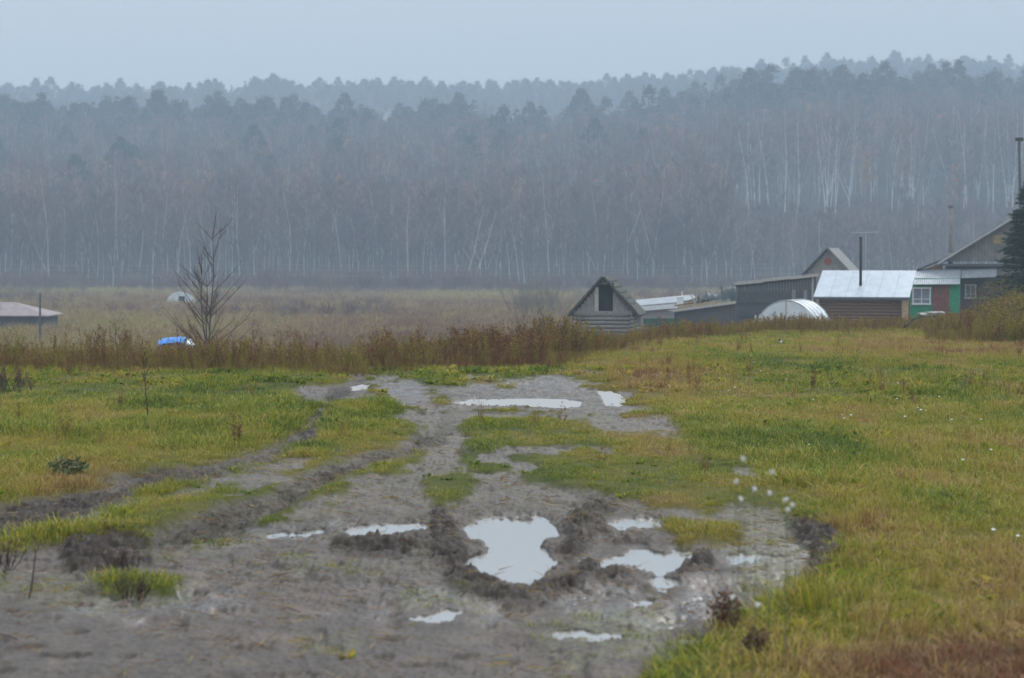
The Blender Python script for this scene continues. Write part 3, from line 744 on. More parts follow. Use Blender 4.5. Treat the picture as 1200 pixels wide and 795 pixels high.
# ------------------------------------------------------------------ forest
def gen_tree(seed, H, r0, kind, fork=False):
    random.seed(seed); R = random.uniform; tr = MB(); cr = MB()
    stems = []
    wob = [R(-.03, .03), R(-.03, .03)]
    def stem(p0, d, L, r, n=6):
        P = [Vector(p0)]; dd = Vector(d).normalized()
        for i in range(n):
            dd = (dd + Vector((R(-.07, .07), R(-.07, .07), .05))).normalized(); P.append(P[-1] + dd * L / n)
        return P
    main = stem((0, 0, -.6), (wob[0], wob[1], 1), H + .6, r0, 8)
    tr.tube(main, [r0 * (1 - .9 * i / 8) + .012 for i in range(9)], 5, cap=False); stems.append((main, r0))
    if fork:
        for s in range(random.choice((1, 1, 2))):
            k = random.choice((1, 2, 3)); a = R(0, 6.28); q = stem(main[k], (math.cos(a) * .35, math.sin(a) * .35, 1), (H - main[k].z) * R(.8, .97), r0 * .6)
            tr.tube(q, [r0 * .62 * (1 - .9 * i / 6) + .01 for i in range(7)], 4, cap=False); stems.append((q, r0 * .6))
    lo = {'birch': .38, 'bare': .30, 'orange': .30}[kind]
    for P, rr in stems:
        n = len(P) - 1
        for i in range(22 if P is main else 12):
            t = R(lo, .97) if P is main else R(.3, .98); f = t * n; j = int(f); p = P[j].lerp(P[min(j + 1, n)], f - j)
            a = R(0, 6.28); L = H * R(.10, .21) * (1.25 - t * .75); up = R(.7, 1.7)
            d = Vector((math.cos(a), math.sin(a), up)).normalized()
            e = p + d * L; tip = e + Vector((d.x * .5, d.y * .5, R(.1, .6))) * L * .5
            (tr if (kind == 'birch' and L > H * .12) else cr).tube([p, e, tip], [r0 * .20, r0 * .12, .01], 3, cap=False)
            for b in range(15):
                s = R(.25, 1.35); q = p.lerp(e, s) if s < 1 else e.lerp(tip, (s - 1) / .35)
                dd = (d + Vector((R(-1, 1), R(-1, 1), R(-.5, .9)))).normalized(); l = R(.5, 1.5)
                z = q + dd * l
                cr.sliver(q, z, R(.035, .065))
                for c in range(3): 
                    g = q.lerp(z, R(.3, 1)); cr.sliver(g, g + Vector((R(-.5, .5), R(-.5, .5), R(-.5, .4))) * 1.1, .035)
                if kind == 'orange':
                    for c in range(6): cr.leaf(q.lerp(z, R(0, 1)) + Vector((R(-.3, .3), R(-.3, .3), R(-.3, .3))), .22, .18, mi=1)
    bark = M['birch_bark'] if kind == 'birch' else M['grey_bark']
    return tr.mesh('trunk', bark), cr.mesh('crown', [M['birch_twig'] if kind != 'bare' else M['twig'], M['orange_leaf']])
def gen_pine(seed, H, kind):
    random.seed(seed); R = random.uniform; tr = MB(); cr = MB()
    lean = (R(-.02, .02), R(-.02, .02))
    tr.tube([(lean[0] * H * t, lean[1] * H * t, H * t - .5 * (t == 0)) for t in (0, .3, .6, .97)], [.26, .2, .13, .03], 6, cap=False)
    if kind == 'pine':
        base = R(.42, .58)
        for i in range(58):
            t = base + (1 - base) * (R(0, 1) ** .8); w_ = math.sin(min(1, (1 - t) / (1 - base) * 1.15) * math.pi * .62) * H * R(.10, .19)
            a = R(0, 6.28); c = Vector((lean[0] * H * t + math.cos(a) * w_, lean[1] * H * t + math.sin(a) * w_, H * t + R(-.3, .6)))
            tr.tube([(lean[0] * H * t, lean[1] * H * t, H * t - w_ * .35), tuple(c)], [.05, .02], 3, cap=False)
            cs = R(.6, 1.25)
            for k in range(26):
                o = Vector((random.gauss(0, .5), random.gauss(0, .5), random.gauss(0, .28))) * cs
                cr.leaf(c + o, R(.5, .95), R(.26, .46), (R(-1, 1), R(-1, 1), R(-.1, 1)))
    else:
        n = 26
        for i in range(n):
            t = .1 + .88 * i / n; w_ = (1 - t) ** .85 * H * .20 + .15
            for j in range(7 if t < .8 else 4):
                a = R(0, 6.28); e = Vector((math.cos(a) * w_, math.sin(a) * w_, -w_ * .28)) * R(.75, 1.1); p = Vector((lean[0] * H * t, lean[1] * H * t, H * t + R(-.3, .3)))
                for k in range(16):
                    s = R(.15, 1); cr.leaf(p + e * s + Vector((R(-.25, .25), R(-.25, .25), R(-.2, .15))), R(.35, .7), R(.14, .26), e + Vector((R(-1, 1), R(-1, 1), R(-.9, .3))))
    return tr.mesh('trunk', M['pine_bark']), cr.mesh('crown', M['needles'])
BIRCH = [gen_tree(300 + i, h, .115, 'birch', f) for i, (h, f) in enumerate([(18, 0), (19, 1), (17, 0), (20, 1), (18, 0), (19, 1), (17.5, 0)])]
BARE = [gen_tree(330 + i, h, .14, 'bare', f) for i, (h, f) in enumerate([(16, 1), (17, 0), (15, 1), (17, 0), (14, 1)])]
ORANGE = [gen_tree(350 + i, 15, .14, 'orange', 0) for i in range(2)]
BIRCHW = [gen_tree(370 + i, 18, .12, 'birch', i % 2) for i in range(3)]
for q in BIRCHW: q[0].materials[0] = M['birch_white']
PINE = [gen_pine(400 + i, h, k) for i, (h, k) in enumerate([(21, 'pine'), (23, 'pine'), (20, 'pine'), (22, 'pine'), (22, 'spruce'), (20, 'spruce')])]
def plant(name, pair, x, y, s, label, cat, group, lean=0.02, sz=None):
    z = float(base_z(np.array([x]), np.array([y]))[0])
    r = thing(name, (x, y, z - .1), label, cat, group)
    r.rotation_euler = (random.gauss(0, lean), random.gauss(0, lean), random.uniform(0, 6.28)); r.scale = (s, s, sz or s)
    link('trunk', pair[0], r); link('crown', pair[1], r); return r
random.seed(77)
def X(px, y): return (px - 600) / F * y
# edge of the forest: each birch and each grey bare tree stands by itself
nb = 0
for i in range(150):
    y = random.uniform(396, 436); px = -70 + 1340 * ((i * .6180339) % 1); 
    plant('birch_tree', random.choice(BIRCH), X(px, y), y, random.uniform(.82, 1.1) * (.72 if px > 865 else 1), 'bare white trunked birch at the foot of the forested hill', 'birch', 'birches along the foot of the forest', .03)
# tall birches above the clearing on the right
for i in range(38):
    px = random.choice([random.gauss(p, 13) for p in (885, 905, 950, 975, 1003, 1045, 1065, 1120, 1135, 1180)]); y = random.uniform(505, 545)
    plant('birch_tree', random.choice(BIRCHW), X(px, y), y, random.uniform(1.1, 1.32), 'tall pale birch on the slope above the small clearing', 'birch', 'tall birches above the clearing', .03)
for px, ln in ((548, .30), (556, .38)):
    o = plant('birch_tree', BIRCHW[0], X(px - 6, 392), 392, .85, 'birch leaning far over to the right at the forest edge', 'birch', 'two birches leaning to the right at the forest edge', .0)
    o.rotation_euler = (0, ln, 0)
for i in range(285):
    y = random.uniform(393, 450); px = -70 + 1340 * ((i * .7548776) % 1)
    plant('bare_tree', random.choice(BARE), X(px, y), y, random.uniform(.85, 1.15) * (.72 if px > 865 else 1), 'leafless grey brown tree among the birches at the forest edge', 'bare tree', 'bare trees along the foot of the forest', .03)
for px, y in ((105, 640), (112, 655), (205, 560), (232, 575), (260, 590), (235, 552), (300, 690), (410, 690), (425, 700), (440, 640), (495, 650), (530, 655), (700, 640), (850, 690), (860, 560), (1010, 560), (1060, 560), (1085, 590), (1100, 640), (960, 690), (560, 600), (640, 590), (340, 620), (170, 640)):
    plant('autumn_tree', random.choice(ORANGE), X(px, y), y, random.uniform(.8, 1.15), 'birch still holding some rusty orange leaves on the hillside', 'autumn tree', 'trees with orange leaves on the hillside')
# pines: the dark belt along the brow
for i in range(270):
    px = -70 + 1340 * ((i * .5698403) % 1) ; y = random.uniform(650, 735)
    if 560 < px < 840 and random.random() < .45: continue
    pr = random.choice(PINE[:4]) if random.random() < .72 else random.choice(PINE[4:])
    plant('pine_tree', pr, X(px, y), y, random.uniform(.85, 1.2), 'dark conifer in the belt along the brow of the hill', 'conifer', 'conifers along the brow of the hill')
for px, y in ((92, 500), (150, 520), (140, 528), (318, 545), (312, 560), (22, 640), (35, 650), (365, 620), (380, 625), (555, 560), (585, 640), (618, 640), (610, 650), (305, 530), (395, 560), (80, 610)):
    plant('pine_tree', random.choice(PINE[:4]), X(px, y), y, random.uniform(.75, .95), 'rounded dark pine standing alone among bare trees on the slope', 'pine', 'single pines among the bare trees')
for i in range(34):
    px = random.choice((random.uniform(-40, 460), random.uniform(540, 760))); y = random.uniform(545, 680)
    plant('pine_tree', random.choice(PINE), X(px, y), y, random.uniform(.7, 1.0), 'dark conifer growing among the bare crowns of the upper slope', 'conifer', 'conifers among the bare trees of the upper slope')
for i in range(40):
    px = random.uniform(-40, 1240); y = random.uniform(470, 660)
    plant('autumn_tree', random.choice(ORANGE), X(px, y), y, random.uniform(.8, 1.15), 'birch still holding some rusty orange leaves on the hillside', 'autumn tree', 'trees with orange leaves on the hillside')
# the rest of the forest as one mass

def joined(pair):
    me = bpy.data.meshes.new('tree'); vs = []; fs = []; mi = []; mats = []
    for me0 in pair:
        n = len(vs); vs += [tuple(v.co) for v in me0.vertices]; off = len(mats); mats += list(me0.materials)
        for p in me0.polygons: fs.append(tuple(i + n for i in p.vertices)); mi.append(p.material_index + off)
    me.from_pydata(vs, [], fs)
    for m in mats: me.materials.append(m)
    me.polygons.foreach_set('material_index', mi); return me
proto_set('leafless', [joined(p) for p in BIRCH[:4] + BARE[:4] + ORANGE[:1]])
proto_set('conifers', [joined(p) for p in PINE])
def zone(n, y0, y1):
    y = np.sqrt(RNG.uniform(y0 ** 2, y1 ** 2, n)); x = RNG.uniform(-1, 1, n) * (.26 * y + 10); return x, y
x, y = zone(3000, 440, 690)
px = 600 + F * x / y
keep = ~((px > 865) & (y < 525) & (y > 440)) | (RNG.random(len(x)) < .12)
keep &= ~((px > 955) & (px < 1045) & (y > 450) & (y < 520))
x, y = x[keep], y[keep]
rot = lambda k: np.stack([RNG.normal(0, .03, k), RNG.normal(0, .03, k), RNG.uniform(0, 6.28, k)], 1)
scatter('forest', 'leafless', np.stack([x, y, base_z(x, y)], 1), RNG.uniform(.8, 1.15, len(x)), np.zeros(len(x)), 'leafless birch forest covering the hillside', 'forest', rot=rot(len(x)))
x, y = zone(420, 735, 800); x2, y2 = zone(1500, 1090, 1230)
x = np.concatenate([x, x2]); y = np.concatenate([y, y2])
k = ((600 + F * x / y > 840) | (600 + F * x / y < 560)) | (y > 900) | (RNG.random(len(x)) < .35); x, y = x[k], y[k]
scatter('far_forest', 'conifers', np.stack([x, y, base_z(x, y)], 1), RNG.uniform(.75, 1.15, len(x)), np.zeros(len(x)), 'conifer forest fading into mist on the far ridge', 'forest', rot=rot(len(x)))
x, y = zone(800, 1080, 1200)
scatter('ridge_forest', 'leafless', np.stack([x, y, base_z(x, y)], 1), RNG.uniform(.9, 1.2, len(x)), np.zeros(len(x)), 'leafless trees among the conifers of the far ridge', 'forest', rot=rot(len(x)))
# undergrowth along the foot of the forest
proto_set('scrub', [brush(520 + i, 1.6, 14, .018, 'x').mesh('scrub', M['pale_twig' if i % 2 else 'red_twig']) for i in range(4)])
proto_set('brush', [brush(500 + i, 2.2, 16, .035).mesh('brush', M['birch_twig']) for i in range(4)])
x = RNG.uniform(-1, 1, 900) * 105; y = RNG.uniform(372, 402, 900)
y[600:] = RNG.uniform(430, 530, 300); x[600:] = (RNG.uniform(840, 1290, 300) - 600) / F * y[600:]
scatter('undergrowth', 'brush', np.stack([x, y, base_z(x, y)], 1), RNG.uniform(.4, 1.5, 900) * (1 + .7 * fbm(x * .06, y * .05, 3, 61)), np.zeros(900), 'bare reddish undergrowth along the foot of the forest', 'undergrowth', rot=rot(900))

x = RNG.uniform(-1, 1, 5000) * 92; y = RNG.uniform(150, 398, 5000)
k = (np.abs(x) < y * .25) & (fbm(x * .05, y * .03, 3, 401) > .12 - .35 * sstep(330, 395, y)); x, y = x[k], y[k]
scatter('meadow_scrub', 'scrub', np.stack([x, y, base_z(x, y)], 1), RNG.uniform(.3, .8, len(x)) * (1 + 1.6 * sstep(340, 398, y) * (fbm(x * .09, y * .06, 2, 402) > 0)), np.zeros(len(x)), 'low bare scrub in patches over the valley meadow', 'scrub', rot=rot(len(x)))

# ------------------------------------------------------------------ farm buildings
def gz(x, y): return float(base_z(np.array([x]), np.array([y]))[0])
def planks(b, x0, x1, z0, z1, y, th=.025, wd=.14, gap=.008, top=None, mi=0, seed=1):
    rr = random.Random(seed); n = max(1, round((x1 - x0) / wd)); w_ = (x1 - x0) / n
    for i in range(n):
        a = x0 + i * w_; za = z1 if top is None else top(a + w_ / 2)
        if za <= z0 + .02: continue
        zt = za + rr.uniform(-.015, .01)
        b.box((a + w_ / 2, y + rr.uniform(-.006, .006), (z0 + zt) / 2), (w_ - gap, th, zt - z0), mi=mi)
def corr(b, p00, p10, p01, p11, n=60, amp=.02, th=.01, rows=6, mi=0):
    """corrugated sheet between four corners (u along the eave, v up the slope)"""
    A, B, Cc, D = map(Vector, (p00, p10, p01, p11)); nrm = (B - A).cross(Cc - A).normalized()
    for off in (0, -th):
        vs = []; fs = []
        for j in range(rows + 1):
            for i in range(n * 2 + 1):
                u = i / (2 * n); v = j / rows
                p = A.lerp(B, u).lerp(Cc.lerp(D, u), v); vs.append(p + nrm * (amp * (1 if i % 2 else -1) + off + (.004 * (j % 2))))
        for j in range(rows):
            for i in range(2 * n):
                q = j * (2 * n + 1) + i; fs.append((q, q + 1, q + 2 * n + 2, q + 2 * n + 1))
        b.add(vs, fs, mi)

def gable_shed():   # the log bath-house with an open loft
    Y = 105; s = Y / F
    c = at(707, 388, Y); zb = gz(c.x, Y)
    r = thing('log_shed', (c.x, Y, zb), 'small grey log shed with steep gable and open dark loft', 'shed', rz=math.radians(-8))
    W, D = 2.72, 3.6; H = (CAM_H - (367 - 300) * s) - zb; A = (CAM_H - (326 - 300) * s) - zb
    hw = W / 2
    b = MB()
    n = int(H / .17)
    for i in range(n):   # log courses
        z = (i + .5) * H / n
        for yy in (0, D): b.tube([(-hw - .12, yy, z), (hw + .12, yy, z)], [H / n * .52] * 2, 8)
        for xx in (-hw, hw): b.tube([(xx, -.12, z + .04), (xx, D + .12, z + .04)], [H / n * .5] * 2, 8)
    b.build('wall', M['wood_log'], r, True)
    top = lambda x: H + (A - H - .08) * (1 - abs(x) / (hw + .02))
    g = MB(); planks(g, -hw, -.22, H + .02, A, -.03, top=top, seed=2); planks(g, .46, hw, H + .02, A, -.03, top=top, seed=3)
    planks(g, -.22, .46, A - .30, A, -.03, top=top, seed=4); planks(g, -hw, hw, H + .02, A, D + .03, top=top, seed=5)
    g.box((0, -.07, H + .03), (W + .1, .06, .13))
    g.build('gable_wall', M['wood_grey'], r)
    d = MB(); d.box((.12, .12, (H + A) / 2 - .1), (.72, .02, (A - H) * .85)); d.build('loft_shade_panel', M['dark_inside'], r)  # near-black sheet behind the gap, painting the shade inside the loft
    p = MB(); p.box((-.31, -.065, (H + .02 + top(-.31)) / 2), (.17, .03, top(-.31) - H - .05)); p.build('board', M['wood_pale'], r)
    for sx in (-1, 1):
        m = MB(); e = Vector((sx * (hw + .28), 0, H - .17)); t = Vector((0, 0, A + .03))
        a, bq = (e + Vector((0, -.28, 0)), t + Vector((0, -.28, 0))); c2, d2 = t + Vector((0, D + .25, 0)), e + Vector((0, D + .25, 0))
        pts = [a, bq, c2, d2] if sx < 0 else [bq, a, d2, c2]
        m.slab(pts, -.09 if sx < 0 else -.09)
        for k in range(7):
            u = k / 7; q0 = a.lerp(bq, u); q1 = d2.lerp(c2, u); nz = Vector((sx * (A - H), 0, hw)).normalized()
            m.slab([q0 + nz * .10, q0.lerp(bq, 1 / 7) + nz * .115, q1.lerp(c2, 1 / 7) + nz * .115, q1 + nz * .10], .03)
        m.build('roof', M['moss_roof'], r)
gable_shed()

def long_low_shed():
    Y = 138; s = Y / F; c = at(780, 370, Y); zb = gz(c.x, Y)
    r = thing('low_shed', (c.x, Y, zb), 'long low outbuilding with pale flat roof behind the log shed', 'shed', rz=math.radians(4))
    h0 = CAM_H - 59 * s - zb; L = 78 * s
    b = MB(); b.box((0, .9, h0 / 2 - .1), (L, 1.8, h0 - .2)); b.build('wall', M['wood_grey'], r)
    t = MB(); t.slab([(-L / 2 - .1, -.15, h0), (L / 2, -.15, h0 + .38), (L / 2, 2.4, h0 + .68), (-L / 2 - .1, 2.4, h0 + .3)], .06); t.build('roof', M['tin_old'], r)
    f = MB(); f.slab([(-L / 2 - .1, -.2, h0 - .34), (L / 2 * .35, -.2, h0 - .12), (L / 2 * .35, -.2, h0 + .16), (-L / 2 - .1, -.2, h0 - .06)], .04); f.build('fascia_board', M['white'], r)
long_low_shed()

def lean_to():
    Y = 117; s = Y / F; c = at(826, 385, Y); zb = gz(c.x, Y)
    r = thing('lean_to', (c.x, Y, zb), 'low dark board lean-to with tilted roof edge, joined to the tall plank shed', 'lean-to')
    x0, x1 = -36 * s, 36 * s; za = CAM_H - 64 * s - zb; z1 = CAM_H - 54 * s - zb
    b = MB(); planks(b, x0, x1, 0, 0, 0, wd=.13, top=lambda x: za + (z1 - za) * (x - x0) / (x1 - x0) - .05, seed=7)
    b.box((0, 1.2, .5), (x1 - x0, 2.2, 1.0)); b.build('wall', M['wood_dark'], r)
    t = MB(); t.slab([(x0 - .15, -.25, za), (x1, -.25, z1), (x1, 2.4, z1 - .05), (x0 - .15, 2.4, za - .05)], .05); t.build('roof', M['wood_grey'], r)
    e = MB(); e.box(((x0 + x1) / 2 - .07, -.275, (za + z1) / 2 - .02), (math.hypot(x1 - x0, z1 - za) + .1, .03, .13), ry=-math.atan2(z1 - za, x1 - x0)); e.build('roof_edge', M['wood_pale'], r)
    # boards and tarpaulin lying on it
    random.seed(3)
    for i, (px, py, L, rz, ry) in enumerate([(808, 356, 1.6, .1, -.12), (822, 352, 1.9, -.15, -.05), (840, 350, 1.7, .2, -.2), (850, 348, 1.2, -.1, .1), (815, 350, .9, .5, -.3)]):
        q = at(px, py, Y + 1.2); m = MB(); m.box((0, 0, 0), (L, .2, .06), rz=rz, ry=ry); o = m.build('board', M['wood_grey'] if i % 2 else M['wood_brown']); o.location = q
        tag(o, 'loose weathered board lying on the lean-to roof', 'board', 'loose boards on the lean-to roof')
    for i, (px, py, L) in enumerate([(829, 350, .5), (836, 349, .7), (846, 345, .6), (855, 343, .55), (818, 352, .45), (812, 353, .6)]):
        q = at(px, py + 4, Y + .9); m = MB(); m.box((0, 0, L / 2), (.07, .05, L), ry=random.uniform(-.5, .5)); o = m.build('post', M['wood_pale' if i % 2 else 'wood_dark']); o.location = q
        tag(o, 'short stick of scrap wood standing among the clutter on the lean-to roof', 'scrap wood', 'scrap wood on the lean-to roof')
    m = MB(); rr = random.Random(9); nx, ny = 26, 10; vs = []; fs = []
    for j in range(ny):
        for i in range(nx):
            u, v = i / (nx - 1), j / (ny - 1); hgt = (.1 + .55 * u) * math.sin(v * math.pi) ** .6 + rr.uniform(-.06, .06) + .1 * math.sin(u * 9) * math.sin(v * 3)
            vs.append((-1.05 + 2.0 * u, -.5 + v * 1.3, hgt * (1 if u < .97 else .8)))
    for j in range(ny - 1):
        for i in range(nx - 1): q = j * nx + i; fs.append((q, q + 1, q + nx + 1, q + nx))
    m.add(vs, fs); o = m.build('tarpaulin', M['tarp'], None, True); o.location = at(842, 351, Y + 1.0); tag(o, 'crumpled dark tarpaulin heaped over the lean-to roof', 'tarpaulin')
    m = MB(); m.box((0, 0, .2), (.32, .3, .4)); m.box((.0, 0, .43), (.36, .34, .05)); m.tube([(.1, 0, .4), (.1, 0, .75)], [.03, .03], 6); o = m.build('barrel_stove', M['white']); o.location = at(797, 358, Y + 2); tag(o, 'small whitish metal box with short pipe at the left end of the lean-to', 'metal box')
lean_to()

def tall_shed():
    Y = 124; s = Y / F; c = at(910, 385, Y); zb = gz(c.x, Y)
    r = thing('plank_shed', (c.x, Y, zb), 'tall dark vertical plank shed with pale roof edge behind the hoop greenhouse', 'shed')
    x0, x1 = -48 * s, 46 * s; za = CAM_H - 33 * s - zb; z1 = CAM_H - 23 * s - zb; zm = CAM_H - 55 * s - zb
    tp = lambda x: za + (z1 - za) * (x - x0) / (x1 - x0)
    b = MB(); planks(b, x0, x1, zm - .02, 0, -.05, wd=.165, top=lambda x: tp(x) - .03, seed=11, th=.04, gap=.02); planks(b, x0, x1, CAM_H - 70 * s - zb, zm - .03, -.0, wd=.165, seed=12, gap=.02)
    b.box(((x0 + x1) / 2, 1.6, za / 2 - .2), (x1 - x0 - .04, 3.1, za - .42)); b.build('wall', M['wood_dark'], r)
    t = MB(); t.slab([(x0 - .1, -.2, za), (x1 + .1, -.2, z1 + .02), (x1 + .1, 3.4, z1 - .25), (x0 - .1, 3.4, za - .25)], .06); t.build('roof', M['wood_grey'], r)
    e = MB()
    for k in range(3):
        u0, u1 = k / 3, (k + 1) / 3; xa, xb = x0 - .1 + (x1 - x0 + .2) * u0, x0 - .1 + (x1 - x0 + .2) * u1
        e.box(((xa + xb) / 2, -.235 - .012 * k, (tp(xa) + tp(xb)) / 2 + .02 + .03 * (k == 1)), (xb - xa + .03, .03, .17), ry=-math.atan2(z1 - za, x1 - x0) + (.02 if k == 0 else 0))
    e.build('roof_edge', M['wood_pale'], r)
    p = MB(); p.box((x1 - .2, -.1, (zm + z1) / 2 - .05), (.1, .05, z1 - zm - .1)); p.build('corner_board', M['wood_pale'], r)
    for xx in (x1 - 1.25, x1 - .6):
        w_ = MB(); w_.box((xx, -.085, zm + .45), (.2, .03, .55)); w_.build('patch_board', M['wood_grey'], r)
tall_shed()

def greenhouse(px, py, Y, R_, L, rz, name, label, door=False, hh=1.0):
    c = at(px, py, Y); zb = gz(c.x, Y); r = thing(name, (c.x, Y, zb), label, 'greenhouse', rz=rz)
    H = R_ * hh; N_ = 16
    b = MB(); rows = 12; vs = []; fs = []; rr = random.Random(4)
    for j in range(rows + 1):
        for i in range(N_ + 1):
            a = math.pi * i / N_; q = 1 + (rr.uniform(-.012, .012)); vs.append((math.cos(a) * R_ * q, L * j / rows, math.sin(a) * H * q - .03 * (j % 3 == 1)))
    for j in range(rows):
        for i in range(N_): q = j * (N_ + 1) + i; fs.append((q, q + 1, q + N_ + 2, q + N_ + 1))
    b.add(vs, fs); b.build('cover', M['film'], r, True)
    for e, yy in (('front', 0), ('rear', L)):
        f = MB(); vs = [(math.cos(math.pi * i / N_) * R_ * .985, yy, math.sin(math.pi * i / N_) * H * .985) for i in range(N_ + 1)]
        f.add(vs + [(v[0], v[1] + .02, v[2]) for v in vs], [tuple(range(N_ + 1)), tuple(range(2 * N_ + 1, N_, -1))]); f.build('end_panel', M['film'], r)
    for yy in np.linspace(0, L, 5):
        h = MB(); h.tube([(math.cos(math.pi * i / N_) * R_ * 1.01, float(yy), math.sin(math.pi * i / N_) * H * 1.01) for i in range(N_ + 1)], [.018] * (N_ + 1), 5); h.build('hoop', M['metal'], r)
    f = MB()
    if door: f.box((0, -.03, H * .36), (R_ * .42, .03, H * .72)); f.build('door', M['dark_inside'], r)
    else:
        f.box((0, -.03, H * .5), (.05, .04, H)); f.box((0, -.03, H * .55), (R_ * 1.6, .04, .05)); f.build('end_frame', M['wood_pale'], r)
    return r
sg = 111 / F
greenhouse(921, 386, 111, 39 * sg, 3.0, math.radians(-22), 'hoop_greenhouse', 'whitish plastic hoop greenhouse behind the picket fence', hh=(86 - 48 + 5) / 39)
greenhouse(213, 358, 250, 1.65, 5, math.radians(10), 'hoop_greenhouse', 'small white arched greenhouse far off at the foot of the forest', door=True, hh=.85)

def picket_fence(px0, px1, Y, ytop, ybot, m, label, name='picket_fence', step=.17, pw=.07, white=False):
    s = Y / F; a = at(px0, ybot, Y); zb = gz(a.x, Y); L = (px1 - px0) * s
    r = thing(name, (a.x, Y, zb), label, 'fence'); zt = CAM_H - (ytop - 300) * s - zb
    n = int(L / step); rr = random.Random(int(px0)); proto = None
    rail = MB()
    for z in (.25, zt * .72): rail.box((L / 2, .05, z), (L, .03, .06))
    rail.build('rail', m, r)
    pk = MB(); pk.add([(-pw / 2, 0, 0), (pw / 2, 0, 0), (pw / 2, 0, zt - .06), (0, 0, zt), (-pw / 2, 0, zt - .06), (-pw / 2, .02, 0), (pw / 2, .02, 0), (pw / 2, .02, zt - .06), (0, .02, zt), (-pw / 2, .02, zt - .06)],
           [(0, 1, 2, 3, 4), (9, 8, 7, 6, 5), (0, 5, 6, 1), (1, 6, 7, 2), (2, 7, 8, 3), (3, 8, 9, 4), (4, 9, 5, 0)])
    me = pk.mesh('picket', m)
    for i in range(min(n, 95)):
        o = link('picket', me, r); o.location = ((i + .5) * step, 0, rr.uniform(-.04, .03)); o.rotation_euler = (0, rr.gauss(0, .02), 0)
picket_fence(883, 966, 107, 369, 386, M['white'], 'white picket fence in front of the hoop greenhouse')
picket_fence(757, 882, 108, 374, 388, M['wood_dark'], 'dark weathered picket fence in front of the lean-to')
# green fence panel between shed and lean-to
Y = 112; s = Y / F; a = at(776, 388, Y); r = thing('board_fence', (a.x, Y, gz(a.x, Y)), 'low green painted board fence between the log shed and the lean-to', 'fence')
b = MB(); planks(b, -.95, .85, 0, CAM_H - 73 * s - gz(a.x, Y), 0, wd=.12, seed=31); b.build('boards', M['green_old'], r); b = MB(); b.box((0, .04, .4), (1.8, .04, .06)); b.build('rail', M['wood_grey'], r)

def back_gable():
    Y = 146; s = Y / F; c = at(970, 385, Y); zb = gz(c.x, Y)
    r = thing('gable_shed', (c.x, Y, zb), 'grey gabled barn with a round red disc, behind the shiny metal roof', 'barn', rz=math.radians(-16))
    A = CAM_H + 8 * s - zb; H = CAM_H - 23 * s - zb; hw = 29 * s
    b = MB(); top = lambda x: H + (A - H) * (1 - abs(x) / hw) - .05
    planks(b, -hw * .93, hw * .93, 0, 0, 0, top=top, wd=.18, seed=21, th=.04); b.box((0, 2.2, H / 2), (hw * 1.8, 4.2, H)); b.build('wall', M['wood_grey'], r)
    for sx in (-1, 1):
        m = MB(); e = Vector((sx * (hw + .1), -.3, H - .1)); t = Vector((0, -.3, A)); dd = Vector((0, 4.9, 0))
        pts = [e, t, t + dd, e + dd] if sx < 0 else [t, e, e + dd, t + dd]
        m.slab(pts, -.1); m.build('roof', M['moss_roof'] if sx < 0 else M['slate'], r)
    d = MB(); d.tube([(0, -.06, A - .82), (0, -.03, A - .82)], [.26, .26], 16); d.build('disc', M['red'], r)
back_gable()

def metal_roof_house():
    Y = 117; s = Y / F; c = at(1010, 385, Y); zb = gz(c.x, Y)
    r = thing('log_outbuilding', (c.x, Y, zb), 'low brown outbuilding under a shiny pale metal roof', 'outbuilding', rz=math.radians(-17))
    H = CAM_H - 48 * s - zb; A = CAM_H - 17.5 * s - zb; L = 112 * s; D = 2.7
    b = MB(); n = 11; z1 = H - .14
    for i in range(n):
        z = (i + .5) * z1 / n
        for yy in (0, D): b.tube([(-L / 2 + .25, yy, z), (L / 2 - .35, yy, z)], [z1 / n * .52] * 2, 8)
        for xx in (-L / 2 + .35, L / 2 - .45): b.tube([(xx, -.1, z), (xx, D + .1, z)], [z1 / n * .5] * 2, 8)
    b.build('wall', M['wood_brown'], r, True)
    p = MB(); p.box((L / 2 - .26, -.06, z1 / 2), (.3, .22, z1)); p.build('corner_post', mat('raw_pine_board', (.42, .30, .17), .8, .25), r)
    t = MB(); t.slab([(-L / 2, -.35, H), (L / 2, -.35, H), (L / 2, D, A), (-L / 2, D, A)], .04)
    for k in range(1, 6):
        x = -L / 2 + L * k / 6; t.slab([(x - .015, -.35, H + .03), (x + .015, -.35, H + .03), (x + .015, D, A + .03), (x - .015, D, A + .03)], .03)
    t.build('roof', M['tin'], r)
    e = MB(); e.box((0, -.32, H - .09), (L, .05, .10)); e.build('eave_board', M['wood_dark'], r)
    w_ = MB(); w_.add([(L / 2 - .35, 0, z1), (L / 2 - .35, D, z1), (L / 2 - .35, D, A - .08), (L / 2 - .33, 0, z1), (L / 2 - .33, D, z1), (L / 2 - .33, D, A - .08)], [(0, 2, 1), (3, 4, 5), (0, 1, 4, 3), (1, 2, 5, 4), (2, 0, 3, 5)]); w_.build('side_wall', M['wood_brown'], r)
    # black stove pipe comes up through the sheet
    q = at(1008.5, 328, Y + 1.0); l = Vector((q.x - c.x, q.y - Y, 0)); l.rotate(Euler((0, 0, math.radians(17))))
    pz = CAM_H + 22 * s - zb; c_ = MB(); c_.tube([(l.x, l.y, H + .3), (l.x, l.y, pz)], [.075, .075], 12); c_.tube([(l.x, l.y, pz - .03), (l.x, l.y, pz + .02)], [.095, .095], 12); c_.build('stove_pipe', M['black'], r, True)
metal_roof_house()
